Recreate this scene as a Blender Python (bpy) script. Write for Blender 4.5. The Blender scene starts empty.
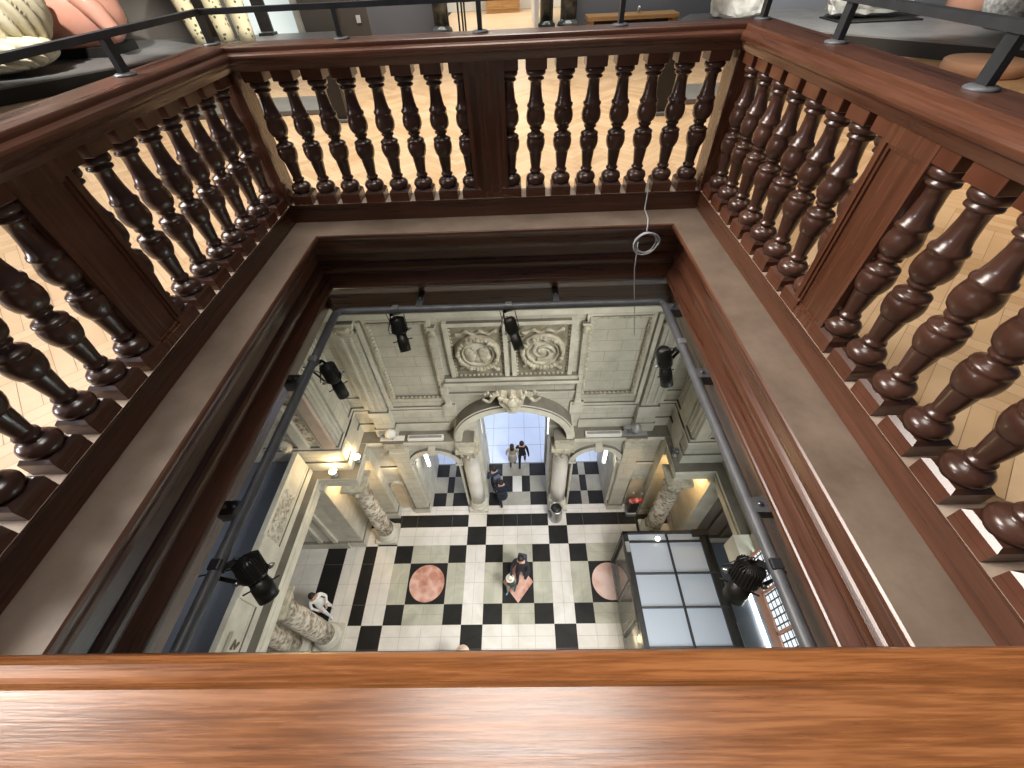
import bpy, bmesh, math, random
from mathutils import Vector, Matrix
random.seed(7)
SC = bpy.context.scene
COL = SC.collection
PI = math.pi
# ------------------------------------------------------------------ scales
# gallery geometry is laid out in units of 1.2 m round the camera, the hall below in units of
# 13 m (camera height above the hall floor); both are turned into metres here
S, H, ZC = 1.2, 13.0, 13.0
def u(x, y, z): return Vector((S*x, S*y, ZC + S*z))
def h(x, y, z): return Vector((H*x, H*y, H*(1-z)))
XL, XR, YB, YN = -1.49, 1.175, 2.63, -0.035        # baluster lines of the square well
XC = -0.02                                         # centre line of the hall
ZF = -1.25                                         # gallery floor
ZP = -1.07                                         # platform tops

# ------------------------------------------------------------------ materials
def newmat(name):
    m = bpy.data.materials.new(name); m.use_nodes = True
    nt = m.node_tree; b = nt.nodes['Principled BSDF']
    return m, nt, b
def ramp(nt, stops):
    r = nt.nodes.new('ShaderNodeValToRGB'); e = r.color_ramp.elements
    while len(e) < len(stops): e.new(0.5)
    for k, (p, c) in enumerate(stops):
        e[k].position = p; e[k].color = (*c, 1)
    return r
def coords(nt, scale=(1, 1, 1), rot=(0, 0, 0)):
    t = nt.nodes.new('ShaderNodeTexCoord'); m = nt.nodes.new('ShaderNodeMapping')
    m.inputs['Scale'].default_value = scale; m.inputs['Rotation'].default_value = rot
    g = nt.nodes.new('ShaderNodeNewGeometry')
    nt.links.new(g.outputs['Position'], m.inputs['Vector'])
    return m.outputs['Vector']
def noise(nt, vec, scale, detail=4, rough=.55):
    n = nt.nodes.new('ShaderNodeTexNoise'); n.inputs['Scale'].default_value = scale
    n.inputs['Detail'].default_value = detail; n.inputs['Roughness'].default_value = rough
    nt.links.new(vec, n.inputs['Vector']); return n.outputs['Fac']
def bump(nt, b, val, strength=.2, dist=.01):
    bp = nt.nodes.new('ShaderNodeBump'); bp.inputs['Strength'].default_value = strength
    bp.inputs['Distance'].default_value = dist
    nt.links.new(val, bp.inputs['Height']); nt.links.new(bp.outputs['Normal'], b.inputs['Normal'])
def mottled(name, c1, c2, scale=6, rough=.5, stretch=(1, 1, 1), metal=0, bmp=0, spec=.5, detail=5, coat=0):
    m, nt, b = newmat(name)
    n = noise(nt, coords(nt, stretch), scale, detail)
    r = ramp(nt, [(.3, c1), (.7, c2)]); nt.links.new(n, r.inputs['Fac'])
    nt.links.new(r.outputs['Color'], b.inputs['Base Color'])
    b.inputs['Roughness'].default_value = rough; b.inputs['Metallic'].default_value = metal
    b.inputs['Specular IOR Level'].default_value = spec
    if coat:
        b.inputs['Coat Weight'].default_value = coat; b.inputs['Coat Roughness'].default_value = .12
    if bmp: bump(nt, b, n, bmp)
    return m
def emis(name, col, st, base=(.8, .8, .8)):
    m, nt, b = newmat(name)
    b.inputs['Base Color'].default_value = (*base, 1)
    b.inputs['Emission Color'].default_value = (*col, 1); b.inputs['Emission Strength'].default_value = st
    return m
def wood(name, axis, dark, mid, light, rough=.3, coat=.4, dens=34, fine=.35):
    st = [dens, dens, dens]; st[axis] = dens*.045
    m, nt, b = newmat(name)
    v = coords(nt, tuple(st))
    n1 = noise(nt, v, 1.0, 6, .6)
    v2 = coords(nt, tuple(k*5 for k in st)); n2 = noise(nt, v2, 1.0, 3, .6)
    mx = nt.nodes.new('ShaderNodeMath'); mx.operation = 'MULTIPLY_ADD'
    nt.links.new(n2, mx.inputs[0]); mx.inputs[1].default_value = fine; nt.links.new(n1, mx.inputs[2])
    k_ = .5*(1+fine); r = ramp(nt, [(k_-.22, dark), (k_, mid), (k_+.22, light)]); nt.links.new(mx.outputs[0], r.inputs['Fac'])
    nt.links.new(r.outputs['Color'], b.inputs['Base Color'])
    rr = ramp(nt, [(.3, (rough-.06,)*3), (.8, (rough+.12,)*3)]); nt.links.new(n1, rr.inputs['Fac'])
    nt.links.new(rr.outputs['Color'], b.inputs['Roughness'])
    b.inputs['Coat Weight'].default_value = coat; b.inputs['Coat Roughness'].default_value = .22
    bump(nt, b, n2, .08, .004)
    return m
D_, M_, L_ = (.062, .023, .012), (.100, .037, .019), (.145, .056, .030)
WX = wood('mahogany_along_x', 0, D_, M_, L_)
WY = wood('mahogany_along_y', 1, D_, M_, L_)
WZ = wood('mahogany_along_z', 2, D_, M_, L_, .25, .5)
RX = wood('worn_rail_mahogany', 0, (.135, .046, .013), (.235, .083, .024), (.345, .135, .045), .27, .55, 80, .7)
WTURN = mottled('turned_mahogany', (.040, .016, .010), (.092, .040, .026), 5, .30, (1, 1, .3), coat=.35)
WBLK = mottled('block_mahogany', (.070, .022, .011), (.135, .048, .025), 6, .30, (1, 1, .4), coat=.35)
def dusty(name, c1, c2):
    m, nt, b = newmat(name)
    n = noise(nt, coords(nt), 3.2, 6, .65); r = ramp(nt, [(.3, c1), (.72, c2)])
    nt.links.new(n, r.inputs['Fac']); nt.links.new(r.outputs['Color'], b.inputs['Base Color'])
    b.inputs['Roughness'].default_value = .5; b.inputs['Specular IOR Level'].default_value = .35
    return m
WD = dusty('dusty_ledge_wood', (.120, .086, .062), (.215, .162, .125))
PALEW = mottled('pale_dust', (.32, .24, .18), (.45, .36, .29), 8, .6)
OAK = [mottled('oak_plank_%s' % n, a, c, 3, .42, (1, 1, 1)) for n, a, c in (
    ('honey', (.50, .34, .19), (.58, .41, .25)), ('straw', (.55, .39, .23), (.63, .46, .29)),
    ('amber', (.46, .30, .16), (.54, .37, .21)), ('tan', (.52, .36, .21), (.60, .43, .27)))]
OAKGAP = mottled('oak_joint', (.20, .12, .06), (.27, .17, .09), 5, .7)

def stone(name, c1, c2, joint, bw=.9, bh=.42, axis='xz', rough=.62, jw=.012):
    m, nt, b = newmat(name)
    g = nt.nodes.new('ShaderNodeNewGeometry'); sx = nt.nodes.new('ShaderNodeSeparateXYZ')
    nt.links.new(g.outputs['Position'], sx.inputs[0])
    ad = nt.nodes.new('ShaderNodeMath'); ad.operation = 'ADD'
    nt.links.new(sx.outputs['X'], ad.inputs[0]); nt.links.new(sx.outputs['Y'], ad.inputs[1])
    cb = nt.nodes.new('ShaderNodeCombineXYZ')
    nt.links.new(ad.outputs[0], cb.inputs['X']); nt.links.new(sx.outputs['Z'], cb.inputs['Y'])
    n = noise(nt, coords(nt), 1.7, 6, .65)
    r = ramp(nt, [(.28, c1), (.72, c2)]); nt.links.new(n, r.inputs['Fac'])
    br = nt.nodes.new('ShaderNodeTexBrick'); br.inputs['Scale'].default_value = 1
    br.inputs['Brick Width'].default_value = bw; br.inputs['Row Height'].default_value = bh
    br.inputs['Mortar Size'].default_value = jw; br.inputs['Mortar Smooth'].default_value = .3
    nt.links.new(cb.outputs[0], br.inputs['Vector'])
    mx = nt.nodes.new('ShaderNodeMix'); mx.data_type = 'RGBA'
    nt.links.new(br.outputs['Fac'], mx.inputs['Factor'])
    nt.links.new(r.outputs['Color'], mx.inputs['A']); mx.inputs['B'].default_value = (*joint, 1)
    nt.links.new(mx.outputs['Result'], b.inputs['Base Color'])
    b.inputs['Roughness'].default_value = rough
    return m
STONE = stone('coursed_limestone', (.40, .385, .325), (.61, .59, .515), (.29, .265, .21), .7, .31, jw=.006)
STONEP = mottled('plain_limestone', (.47, .45, .38), (.67, .65, .57), 2.2, .6)
CARVE = mottled('carved_limestone', (.30, .27, .20), (.60, .56, .46), 7, .65, bmp=.15)
DUST = mottled('grey_ledge_dust', (.13, .12, .10), (.20, .185, .155), 2.5, .8)
DARKL = mottled('grimy_limestone', (.17, .15, .11), (.36, .325, .25), 5, .75)  # darker mottled limestone for the ground behind the roundels
def veined(name, c1, c2, c3, scale):
    m, nt, b = newmat(name)
    v = coords(nt); n = noise(nt, v, scale, 8, .7)
    vo = nt.nodes.new('ShaderNodeTexVoronoi'); vo.inputs['Scale'].default_value = scale*2.2
    nt.links.new(v, vo.inputs['Vector'])
    ma = nt.nodes.new('ShaderNodeMath'); ma.operation = 'MULTIPLY_ADD'
    nt.links.new(vo.outputs['Distance'], ma.inputs[0]); ma.inputs[1].default_value = .35
    nt.links.new(n, ma.inputs[2])
    r = ramp(nt, [(.45, c1), (.62, c2), (.8, c3)]); nt.links.new(ma.outputs[0], r.inputs['Fac'])
    nt.links.new(r.outputs['Color'], b.inputs['Base Color']); b.inputs['Roughness'].default_value = .22
    return m
MARV = veined('veined_marble', (.12, .09, .06), (.40, .34, .26), (.72, .67, .58), 4.6)
MARW = mottled('white_column_marble', (.68, .65, .60), (.84, .82, .78), 1.3, .3)
MARD = veined('dark_green_marble', (.008, .010, .010), (.03, .035, .033), (.16, .17, .16), 1.6)
PINKS = mottled('pink_stone', (.50, .38, .30), (.66, .54, .45), 2, .4)
def tile(name, c1, c2, rough=.3, sc=1.1, spec=.4):
    m, nt, b = newmat(name)
    n = noise(nt, coords(nt), sc, 7, .62); n.node.inputs['Distortion'].default_value = 1.2
    r = ramp(nt, [(.3, c1), (.7, c2)]); nt.links.new(n, r.inputs['Fac'])
    nt.links.new(r.outputs['Color'], b.inputs['Base Color']); b.inputs['Roughness'].default_value = rough
    b.inputs['Specular IOR Level'].default_value = spec
    return m
TW = tile('white_marble_tile', (.58, .55, .50), (.74, .71, .67))
TG = tile('green_marble_tile', (.33, .325, .26), (.53, .52, .43))
TK = tile('black_marble_tile', (.010, .009, .009), (.022, .021, .019), .5, spec=.2)
TY = tile('grey_marble_tile', (.27, .25, .21), (.40, .38, .32), .5, spec=.2)
TREFL = tile('polished_slate_tile', (.16, .20, .27), (.24, .29, .38), .3)  # blue reflection on the outer right floor, put into the tile colour
GROUT = tile('floor_grout', (.22, .20, .17), (.30, .27, .23), .8)
TP = veined('pink_marble_inlay', (.34, .13, .09), (.50, .24, .18), (.66, .42, .35), 1.8)
TPL = veined('pale_pink_marble_inlay', (.50, .28, .22), (.66, .43, .36), (.74, .56, .50), 1.2)
TB = tile('porch_stone', (.60, .66, .78), (.70, .76, .88), .5, .6)
STEEL = mottled('dark_painted_steel', (.035, .038, .042), (.055, .058, .064), 9, .38, metal=.3)
PIPEM = mottled('grey_pipe_steel', (.10, .105, .115), (.145, .15, .16), 9, .42, metal=.1)
CHROME = mottled('dull_zinc', (.42, .42, .42), (.55, .55, .55), 9, .3, metal=.9)
BLACKM = mottled('black_lamp_metal', (.012, .011, .010), (.024, .022, .020), 9, .42, metal=.2)
GALVN = mottled('pale_clamp_metal', (.30, .31, .32), (.42, .43, .44), 9, .4, metal=.5)
LENS = mottled('lens_glass', (.10, .10, .11), (.16, .16, .17), 5, .1)
CABLE = mottled('grey_cable', (.42, .43, .45), (.52, .53, .55), 9, .5)
CABLED = mottled('dark_cable', (.03, .03, .03), (.05, .05, .05), 9, .5)
PLAT = mottled('charcoal_platform', (.13, .13, .13), (.18, .18, .175), 3, .5)
PLATF = mottled('black_platform_side', (.010, .009, .008), (.018, .016, .014), 3, .5)
GWALL = mottled('brown_grey_wall', (.105, .092, .076), (.13, .115, .098), .6, .8)
BWALL = mottled('slate_grey_wall', (.17, .18, .20), (.20, .21, .235), .6, .8)
WWALL = mottled('white_wall', (.78, .77, .73), (.84, .83, .80), .6, .8)
PINK = mottled('pink_glaze', (.64, .30, .22), (.72, .37, .28), 2, .26, coat=.3)
CREAM = mottled('cream_glaze', (.56, .51, .36), (.68, .63, .47), 3, .4)
ROCK = mottled('white_rough_stone', (.50, .49, .42), (.86, .85, .78), 5, .75, bmp=.4)
GRAN = mottled('speckled_granite', (.16, .16, .15), (.74, .74, .70), 16, .6, detail=8)
PEACH = mottled('peach_clay', (.58, .35, .23), (.66, .43, .31), 3, .6)
TERRA = mottled('terracotta', (.50, .24, .15), (.58, .31, .21), 3, .55)
PINEW = wood('light_bench_wood', 0, (.34, .17, .06), (.48, .27, .11), (.58, .36, .17), .4, .2)
def spots():
    m, nt, b = newmat('cream_with_dark_spots')
    v = coords(nt); vo = nt.nodes.new('ShaderNodeTexVoronoi'); vo.inputs['Scale'].default_value = 11
    nt.links.new(v, vo.inputs['Vector'])
    r = ramp(nt, [(.24, (.12, .10, .04)), (.30, (.80, .72, .48))]); nt.links.new(vo.outputs['Distance'], r.inputs['Fac'])
    nt.links.new(r.outputs['Color'], b.inputs['Base Color']); b.inputs['Roughness'].default_value = .35
    return m
SPOT = spots()
def glassy(name, col, rough, trans, alpha=1):
    m, nt, b = newmat(name)
    b.inputs['Base Color'].default_value = (*col, 1); b.inputs['Roughness'].default_value = rough
    b.inputs['Transmission Weight'].default_value = trans; b.inputs['IOR'].default_value = 1.45
    b.inputs['Alpha'].default_value = alpha
    return m
ROOFG = glassy('frosted_roof_glass', (.46, .50, .56), .28, .2)
SIDEG = glassy('clear_side_glass', (.85, .88, .88), .04, 0, .16)
LEADG = emis('daylit_window_glass', (.90, .95, 1), .95, (.3, .3, .3))
LEADM = mottled('window_lead', (.05, .05, .05), (.09, .09, .09), 9, .5)
GLOW = emis('warm_lamp_glow', (1, .72, .36), 60)
TUBE = emis('white_tube_glow', (1, .93, .78), 9)
DOORLIT = emis('lit_doorway_glass', (.80, .93, .90), .68, (.3, .3, .3))
SLATE = mottled('slate_blue_roof', (.075, .085, .115), (.10, .115, .15), 1, .6)
NAVYM = mottled('navy_slats', (.012, .018, .035), (.025, .032, .055), 5, .4)
NICHE = mottled('buff_niche_plaster', (.52, .40, .26), (.62, .50, .34), 2, .7)
BROWND = mottled('brown_panelling', (.13, .10, .075), (.18, .145, .11), 3, .5)
SKIN = mottled('skin', (.50, .30, .21), (.58, .36, .26), 9, .55)

# ------------------------------------------------------------------ mesh building
class MB:
    def __init__(s): s.b = bmesh.new(); s.mats = []
    def mi(s, m):
        if m not in s.mats: s.mats.append(m)
        return s.mats.index(m)
    def face(s, pts, m, smooth=False):
        vs = [s.b.verts.new(p) for p in pts]
        try:
            f = s.b.faces.new(vs)
        except ValueError:
            return
        f.material_index = s.mi(m); f.smooth = smooth
    def box(s, p, q, m, top=None, bev=0):
        x0, x1 = sorted((p[0], q[0])); y0, y1 = sorted((p[1], q[1])); z0, z1 = sorted((p[2], q[2]))
        i = s.mi(m); c = [s.b.verts.new((x, y, z)) for z in (z0, z1) for y in (y0, y1) for x in (x0, x1)]
        fs = [(0, 2, 3, 1), (4, 5, 7, 6), (0, 1, 5, 4), (2, 6, 7, 3), (0, 4, 6, 2), (1, 3, 7, 5)]
        fl = [s.b.faces.new([c[k] for k in f]) for f in fs]
        for f in fl: f.material_index = i
        if top is not None: fl[1].material_index = s.mi(top)
        if bev:
            es = set(e for f in fl for e in f.edges)
            bmesh.ops.bevel(s.b, geom=list(es), offset=bev, segments=2, profile=.5, affect='EDGES')
        return s
    def hexa(s, lo, hi, m):
        """box from four bottom and four top corners (any shape)"""
        i = s.mi(m); c = [s.b.verts.new(p) for p in list(lo)+list(hi)]
        for f in ((3, 2, 1, 0), (4, 5, 6, 7), (0, 1, 5, 4), (1, 2, 6, 5), (2, 3, 7, 6), (3, 0, 4, 7)):
            s.b.faces.new([c[k] for k in f]).material_index = i
    def prism(s, poly, fn, a, b, m, top=None):
        """2-D outline poly, placed by fn(p, t) at t = a and t = b"""
        i = s.mi(m); A = [s.b.verts.new(fn(p, a)) for p in poly]; B = [s.b.verts.new(fn(p, b)) for p in poly]
        n = len(poly); fs = [s.b.faces.new(A), s.b.faces.new(B[::-1])]
        for k in range(n): fs.append(s.b.faces.new((A[k], B[k], B[(k+1) % n], A[(k+1) % n])))
        for f in fs: f.material_index = i
        bmesh.ops.recalc_face_normals(s.b, faces=fs)
        bmesh.ops.triangulate(s.b, faces=fs[:2])
        if top is not None:
            t = s.mi(top)
            for f in fs[2:]:
                if f.is_valid and f.normal.z > .35: f.material_index = t
    def lathe(s, prof, c, m, seg=20, axis=None):
        c = Vector(c); i = s.mi(m)
        R = Vector((0, 0, 1)).rotation_difference(Vector(axis).normalized()).to_matrix() if axis is not None else Matrix.Identity(3)
        rings = []
        for r, z in prof:
            if r < 1e-5: rings.append([s.b.verts.new(c + R @ Vector((0, 0, z)))])
            else: rings.append([s.b.verts.new(c + R @ Vector((r*math.cos(2*PI*k/seg), r*math.sin(2*PI*k/seg), z))) for k in range(seg)])
        for a, b in zip(rings, rings[1:]):
            for k in range(seg):
                q = (k+1) % seg
                if len(a) == 1 and len(b) == 1: continue
                if len(a) == 1: f = (a[0], b[k], b[q])
                elif len(b) == 1: f = (a[k], a[q], b[0])
                else: f = (a[k], a[q], b[q], b[k])
                fc = s.b.faces.new(f); fc.material_index = i; fc.smooth = True
        for ring in (rings[0], rings[-1]):
            if len(ring) > 1:
                f = s.b.faces.new(ring); f.material_index = i
        return s
    def tube(s, pts, r, m, seg=8, closed=False):
        pts = [Vector(p) for p in pts]; i = s.mi(m); n = len(pts); rings = []; up = None
        for k, p in enumerate(pts):
            a = pts[(k-1) % n] if (k or closed) else p; b = pts[(k+1) % n] if (k < n-1 or closed) else p
            t = (b-a).normalized()
            if up is None:
                up = Vector((0, 0, 1)) if abs(t.z) < .9 else Vector((1, 0, 0))
            x = t.cross(up).normalized(); y = x.cross(t).normalized(); up = y
            rr = r[k] if isinstance(r, (list, tuple)) else r
            rings.append([s.b.verts.new(p + rr*(math.cos(2*PI*j/seg)*x + math.sin(2*PI*j/seg)*y)) for j in range(seg)])
        for k in range(n if closed else n-1):
            a, b = rings[k], rings[(k+1) % n]
            for j in range(seg):
                f = s.b.faces.new((a[j], a[(j+1) % seg], b[(j+1) % seg], b[j])); f.material_index = i; f.smooth = True
        if not closed:
            for ring in (rings[0][::-1], rings[-1]): s.b.faces.new(ring).material_index = i
    def sphere(s, c, r, m, sub=2, sc=(1, 1, 1), fn=None):
        i = s.mi(m); before = set(s.b.verts)
        g = bmesh.ops.create_icosphere(s.b, subdivisions=sub, radius=1)
        for v in g['verts']:
            p = v.co.copy()
            if fn: p = fn(p)
            v.co = Vector(c) + Vector((p.x*sc[0], p.y*sc[1], p.z*sc[2]))*r
        for v in g['verts']:
            for f in v.link_faces: f.material_index = i; f.smooth = True
    def build(s, name, parent=None, loc=None, recalc=True):
        if recalc: bmesh.ops.recalc_face_normals(s.b, faces=s.b.faces)
        base = wloc(parent) if parent else Vector((0, 0, 0))
        org = Vector(loc) if loc is not None else base
        for v in s.b.verts: v.co -= org
        me = bpy.data.meshes.new(name); s.b.to_mesh(me); s.b.free()
        for m in s.mats: me.materials.append(m)
        o = bpy.data.objects.new(name, me); COL.objects.link(o)
        if parent: o.parent = parent
        o.location = org - base
        return o
def wloc(o):
    p = Vector((0, 0, 0))
    while o is not None: p += o.location; o = o.parent
    return p
def tag(o, label=None, cat=None, group=None, kind=None):
    for k, v in (('label', label), ('category', cat), ('group', group), ('kind', kind)):
        if v: o[k] = v
    return o
def thing(name, loc, label, cat, group=None):
    o = bpy.data.objects.new(name, None); COL.objects.link(o); o.location = loc; o.empty_display_size = .1
    return tag(o, label, cat, group)
def struct(name, loc=(0, 0, 0), label=None):
    o = bpy.data.objects.new(name, None); COL.objects.link(o); o.location = loc
    return tag(o, label, None, None, 'structure')
def inst(name, me, parent, loc):
    o = bpy.data.objects.new(name, me); COL.objects.link(o); o.parent = parent
    o.location = Vector(loc) - wloc(parent); return o

# ------------------------------------------------------------------ camera
cam_d = bpy.data.cameras.new('camera'); cam = bpy.data.objects.new('camera', cam_d); COL.objects.link(cam)
yaw, pitch, roll, f_px = .0381705792, .826051710, -.0539420571, 410.432714
cp, sp = math.cos(pitch), math.sin(pitch)
Fv, Uv, Rv = Vector((0, cp, -sp)), Vector((0, sp, cp)), Vector((1, 0, 0))
c_, s_ = math.cos(roll), math.sin(roll)
R2, U2 = c_*Rv + s_*Uv, c_*Uv - s_*Rv
Rz = Matrix.Rotation(yaw, 3, 'Z')
R2, U2, F2 = Rz @ R2, Rz @ U2, Rz @ Fv
m4 = Matrix((R2, U2, -F2)).transposed().to_4x4(); m4.translation = (0, 0, ZC)
cam.matrix_world = m4
cam_d.sensor_fit = 'HORIZONTAL'; cam_d.sensor_width = 36; cam_d.lens = f_px/1024*36
cam_d.clip_start = .01; cam_d.clip_end = 200
SC.camera = cam
def inview(p, mar=40):
    q = Vector(p) - Vector((0, 0, ZC)); z = q.dot(F2)
    if z <= .02: return False
    x = 512 + f_px*q.dot(R2)/z; y = 384 - f_px*q.dot(U2)/z
    return -mar < x < 1024+mar and -mar < y < 768+mar

# ------------------------------------------------------------------ the wooden well: profiles swept along its four sides
def side_pt(side, d, z, end):
    """point on one side of the well: d = how far inside the baluster line, mitred at the corners"""
    if side == 'back':  return u((XL+d) if end == 0 else (XR-d), YB-d, z)
    if side == 'near':  return u((XL+d) if end == 0 else (XR-d), YN+d, z)
    if side == 'left':  return u(XL+d, (YN+d) if end == 0 else (YB-d), z)
    return u(XR-d, (YN+d) if end == 0 else (YB-d), z)
def sweep(side, prof, m, top=None, smooth=False):
    b = MB(); n = len(prof)
    A = [b.b.verts.new(side_pt(side, d, z, 0)) for d, z in prof]; B = [b.b.verts.new(side_pt(side, d, z, 1)) for d, z in prof]
    i = b.mi(m); fs = []
    for k in range(n):
        f = b.b.faces.new((A[k], A[(k+1) % n], B[(k+1) % n], B[k])); f.material_index = i; fs.append(f)
    fs += [b.b.faces.new(A), b.b.faces.new(B[::-1])]
    for f in fs: f.material_index = i
    bmesh.ops.recalc_face_normals(b.b, faces=fs)
    if top:
        t = b.mi(top)
        for f in fs[:n]:
            f.normal_update()
            if f.normal.z > .86: f.material_index = t
    bmesh.ops.triangulate(b.b, faces=fs[n:])
    return b
def arcp(pts): return pts
RAILH = [(-.06, -.31), (.0685, -.31), (.0715, -.313), (.073, -.319), (.0735, -.331), (.078, -.3335), (.086, -.337), (.092, -.342), (.0945, -.350),
         (.094, -.36), (.090, -.368), (.082, -.371), (.077, -.376), (.073, -.386), (.066, -.398), (.060, -.41)]
RAIL = RAILH + [(-d, z) for d, z in RAILH[::-1][:-1]] + [(-.1, -.36), (-.1, -.315)]
RAIL = RAILH + [(-.060, -.41), (-.066, -.398), (-.074, -.386), (-.082, -.371), (-.096, -.36), (-.1, -.345), (-.1, -.316), (-.095, -.31)]
PLIN = [(-.075, -1.086), (.060, -1.086), (.060, -1.092), (.050, -1.102), (.046, -1.11), (.045, -1.205), (-.075, -1.25)]
LEDGE = [(-.1, -1.203), (.236, -1.203), (.242, -1.209), (.243, -1.222), (.237, -1.236), (.21, -1.242), (-.1, -1.242)]
COVE = [(-.1, -1.242), (.205, -1.242), (.208, -1.252), (.206, -1.266), (.196, -1.276), (.178, -1.292), (.155, -1.318), (.135, -1.345), (.124, -1.365), (.118, -1.39), (.116, -1.455),
        (.124, -1.462), (.134, -1.475), (.139, -1.493), (.138, -1.512), (.131, -1.530), (.124, -1.539), (.129, -1.548), (.144, -1.574), (.160, -1.600), (.166, -1.606), (.168, -1.615), (.168, -1.630), (.160, -1.640), (-.1, -1.640)]
FASC = [(-.1, -1.640), (.150, -1.640), (.148, -1.654), (.135, -1.664), (.115, -1.672), (.098, -1.69), (.084, -1.715), (.074, -1.735), (.07, -1.742), (.060, -1.745), (.055, -1.76), (.045, -1.95), (-.1, -1.95)]
DESC = {'back': 'far side of the square opening', 'left': 'left side of the square opening', 'right': 'right side of the square opening', 'near': 'near side of the square opening, under the viewer'}
CXU, CYU = (XL+XR)/2, (YB+YN)/2
# turned baluster: (radius, height) from the top
TURN = [(.040, -.455), (.047, -.459), (.051, -.467), (.051, -.477), (.046, -.485), (.036, -.488), (.035, -.492), (.042, -.496), (.043, -.503), (.036, -.507),
        (.030, -.512), (.030, -.54), (.034, -.58), (.040, -.608), (.047, -.613), (.049, -.621), (.046, -.629), (.044, -.632), (.049, -.648), (.053, -.668),
        (.052, -.688), (.046, -.704), (.036, -.716), (.031, -.720), (.035, -.724), (.035, -.731), (.028, -.735), (.026, -.744), (.030, -.751),
        (.042, -.756), (.049, -.762), (.050, -.769), (.046, -.774), (.050, -.780), (.053, -.792), (.053, -.808), (.050, -.825), (.045, -.838), (.041, -.846), (.038, -.848), (.037, -.853),
        (.033, -.89), (.028, -.93), (.027, -.944), (.034, -.947), (.035, -.955), (.029, -.959), (.028, -.967), (.036, -.971), (.047, -.977), (.055, -.986),
        (.058, -.998), (.056, -1.010), (.050, -1.017), (.050, -1.023)]
def bal_meshes():
    a = MB(); a.lathe([(r*S, z*S) for r, z in TURN], (0, 0, 0), WTURN, 20); t = a.build('baluster')
    a = MB(); k = .058*S; b2 = .047*S
    a.hexa([(-k, -k, -1.034*S), (k, -k, -1.034*S), (k, k, -1.034*S), (-k, k, -1.034*S)], [(-b2, -b2, -1.021*S), (b2, -b2, -1.021*S), (b2, b2, -1.021*S), (-b2, b2, -1.021*S)], WTURN)
    a.box((-k, -k, -1.062*S), (k, k, -1.034*S), WBLK); a.box((-k, -k, -1.086*S), (k, k, -1.063*S), WBLK); bb = a.build('base_block')
    a = MB(); k = .054*S
    a.box((-k, -k, -.456*S), (k, k, -.409*S), WBLK, bev=.004); c = a.build('abacus')
    out = (t.data, bb.data, c.data)
    for o in (t, bb, c): bpy.data.objects.remove(o)
    return out
TURNM, BASEM, ABAM = bal_meshes()
LABELS = {'back': 'dark mahogany balustrade across the far side of the opening, below the central doorway',
          'left': 'dark mahogany balustrade along the left side of the opening, beside the pink sculpture',
          'right': 'reddish lit mahogany balustrade along the right side of the opening, beside the white rocks',
          'near': 'worn orange-brown mahogany handrail crossing the bottom of the photo'}
for side in ('back', 'left', 'right', 'near'):
    org = {'back': u(CXU, YB, ZF), 'left': u(XL, CYU, ZF), 'right': u(XR, CYU, ZF), 'near': u(CXU, YN, ZF)}[side]
    t = thing('balustrade', org, LABELS[side], 'balustrade')
    W = WX if side in ('back', 'near') else WY
    sweep(side, RAIL, RX if side == 'near' else W).build('top_rail', t)
    sweep(side, PLIN, W, PALEW).build('plinth', t)
    if side != 'near':
        offs = [s*(.2685+.1525*k) for s in (-1, 1) for k in range(7)] + [-.1225, .1225]
        for o in sorted(offs):
            p = u(CXU+o, YB, 0) if side == 'back' else u(XL if side == 'left' else XR, CYU+o, 0)
            q = p.copy()
            if not any(inview(Vector((p.x, p.y, ZC+S*z))) for z in (-.45, -.6, -.75, -.9, -1.05)): continue
            b = inst('baluster', TURNM, t, p)
            inst('base_block', BASEM, b, p); inst('abacus', ABAM, b, p)
        # panelled pier in the middle of the side
        a = MB()
        def pb(w0, w1, d0, d1, z0, z1, m):
            for_ = (lambda w, d, z: u(CXU+w, YB-d, z)) if side == 'back' else ((lambda w, d, z: u(XL+d, CYU+w, z)) if side == 'left' else (lambda w, d, z: u(XR-d, CYU+w, z)))
            a.box(for_(w0, d0, z0), for_(w1, d1, z1), m)
        pb(-.105, .105, -.05, .040, -1.086, -.41, WZ); body = a.build('centre_panel', t)
        a = MB()
        for w0, w1, z0, z1 in ((-.105, -.080, -1.086, -.41), (.080, .105, -1.086, -.41), (-.080, .080, -.46, -.41), (-.080, .080, -1.086, -1.05)):
            pb(w0, w1, .040, .056, z0, z1, WZ)
        for w0, w1, z0, z1 in ((-.080, -.068, -1.05, -.46), (.068, .080, -1.05, -.46), (-.068, .068, -.472, -.46), (-.068, .068, -1.05, -1.038)):
            pb(w0, w1, .040, .048, z0, z1, WZ)
        a.build('panel_frame', body)
    if side in ('back', 'near'):
        for sx in (XL, XR):
            y = YB if side == 'back' else YN
            a = MB(); a.box(u(sx-.07, y-.07, -1.086), u(sx+.07, y+.07, -.409), WZ, bev=.004); a.build('corner_post', t)
k = 0
for side in ('back', 'left', 'right', 'near'):
    k += 1
    W = WX if side in ('back', 'near') else WY
    st = struct('trim_%d' % k, {'back': u(CXU, YB, -1.6), 'left': u(XL, CYU, -1.6), 'right': u(XR, CYU, -1.6), 'near': u(CXU, YN, -1.6)}[side], 'stepped mahogany lining on the ' + DESC[side])
    F_ = FASC if side != 'left' else [(d if d > .09 or d < 0 else d-.03-.05*min(1, (-z-1.69)/.2), z) for d, z in FASC]
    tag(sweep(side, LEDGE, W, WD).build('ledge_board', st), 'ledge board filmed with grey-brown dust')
    sweep(side, COVE, W).build('cove_moulding', st)
    sweep(side, F_, W).build('fascia_board', st)

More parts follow.
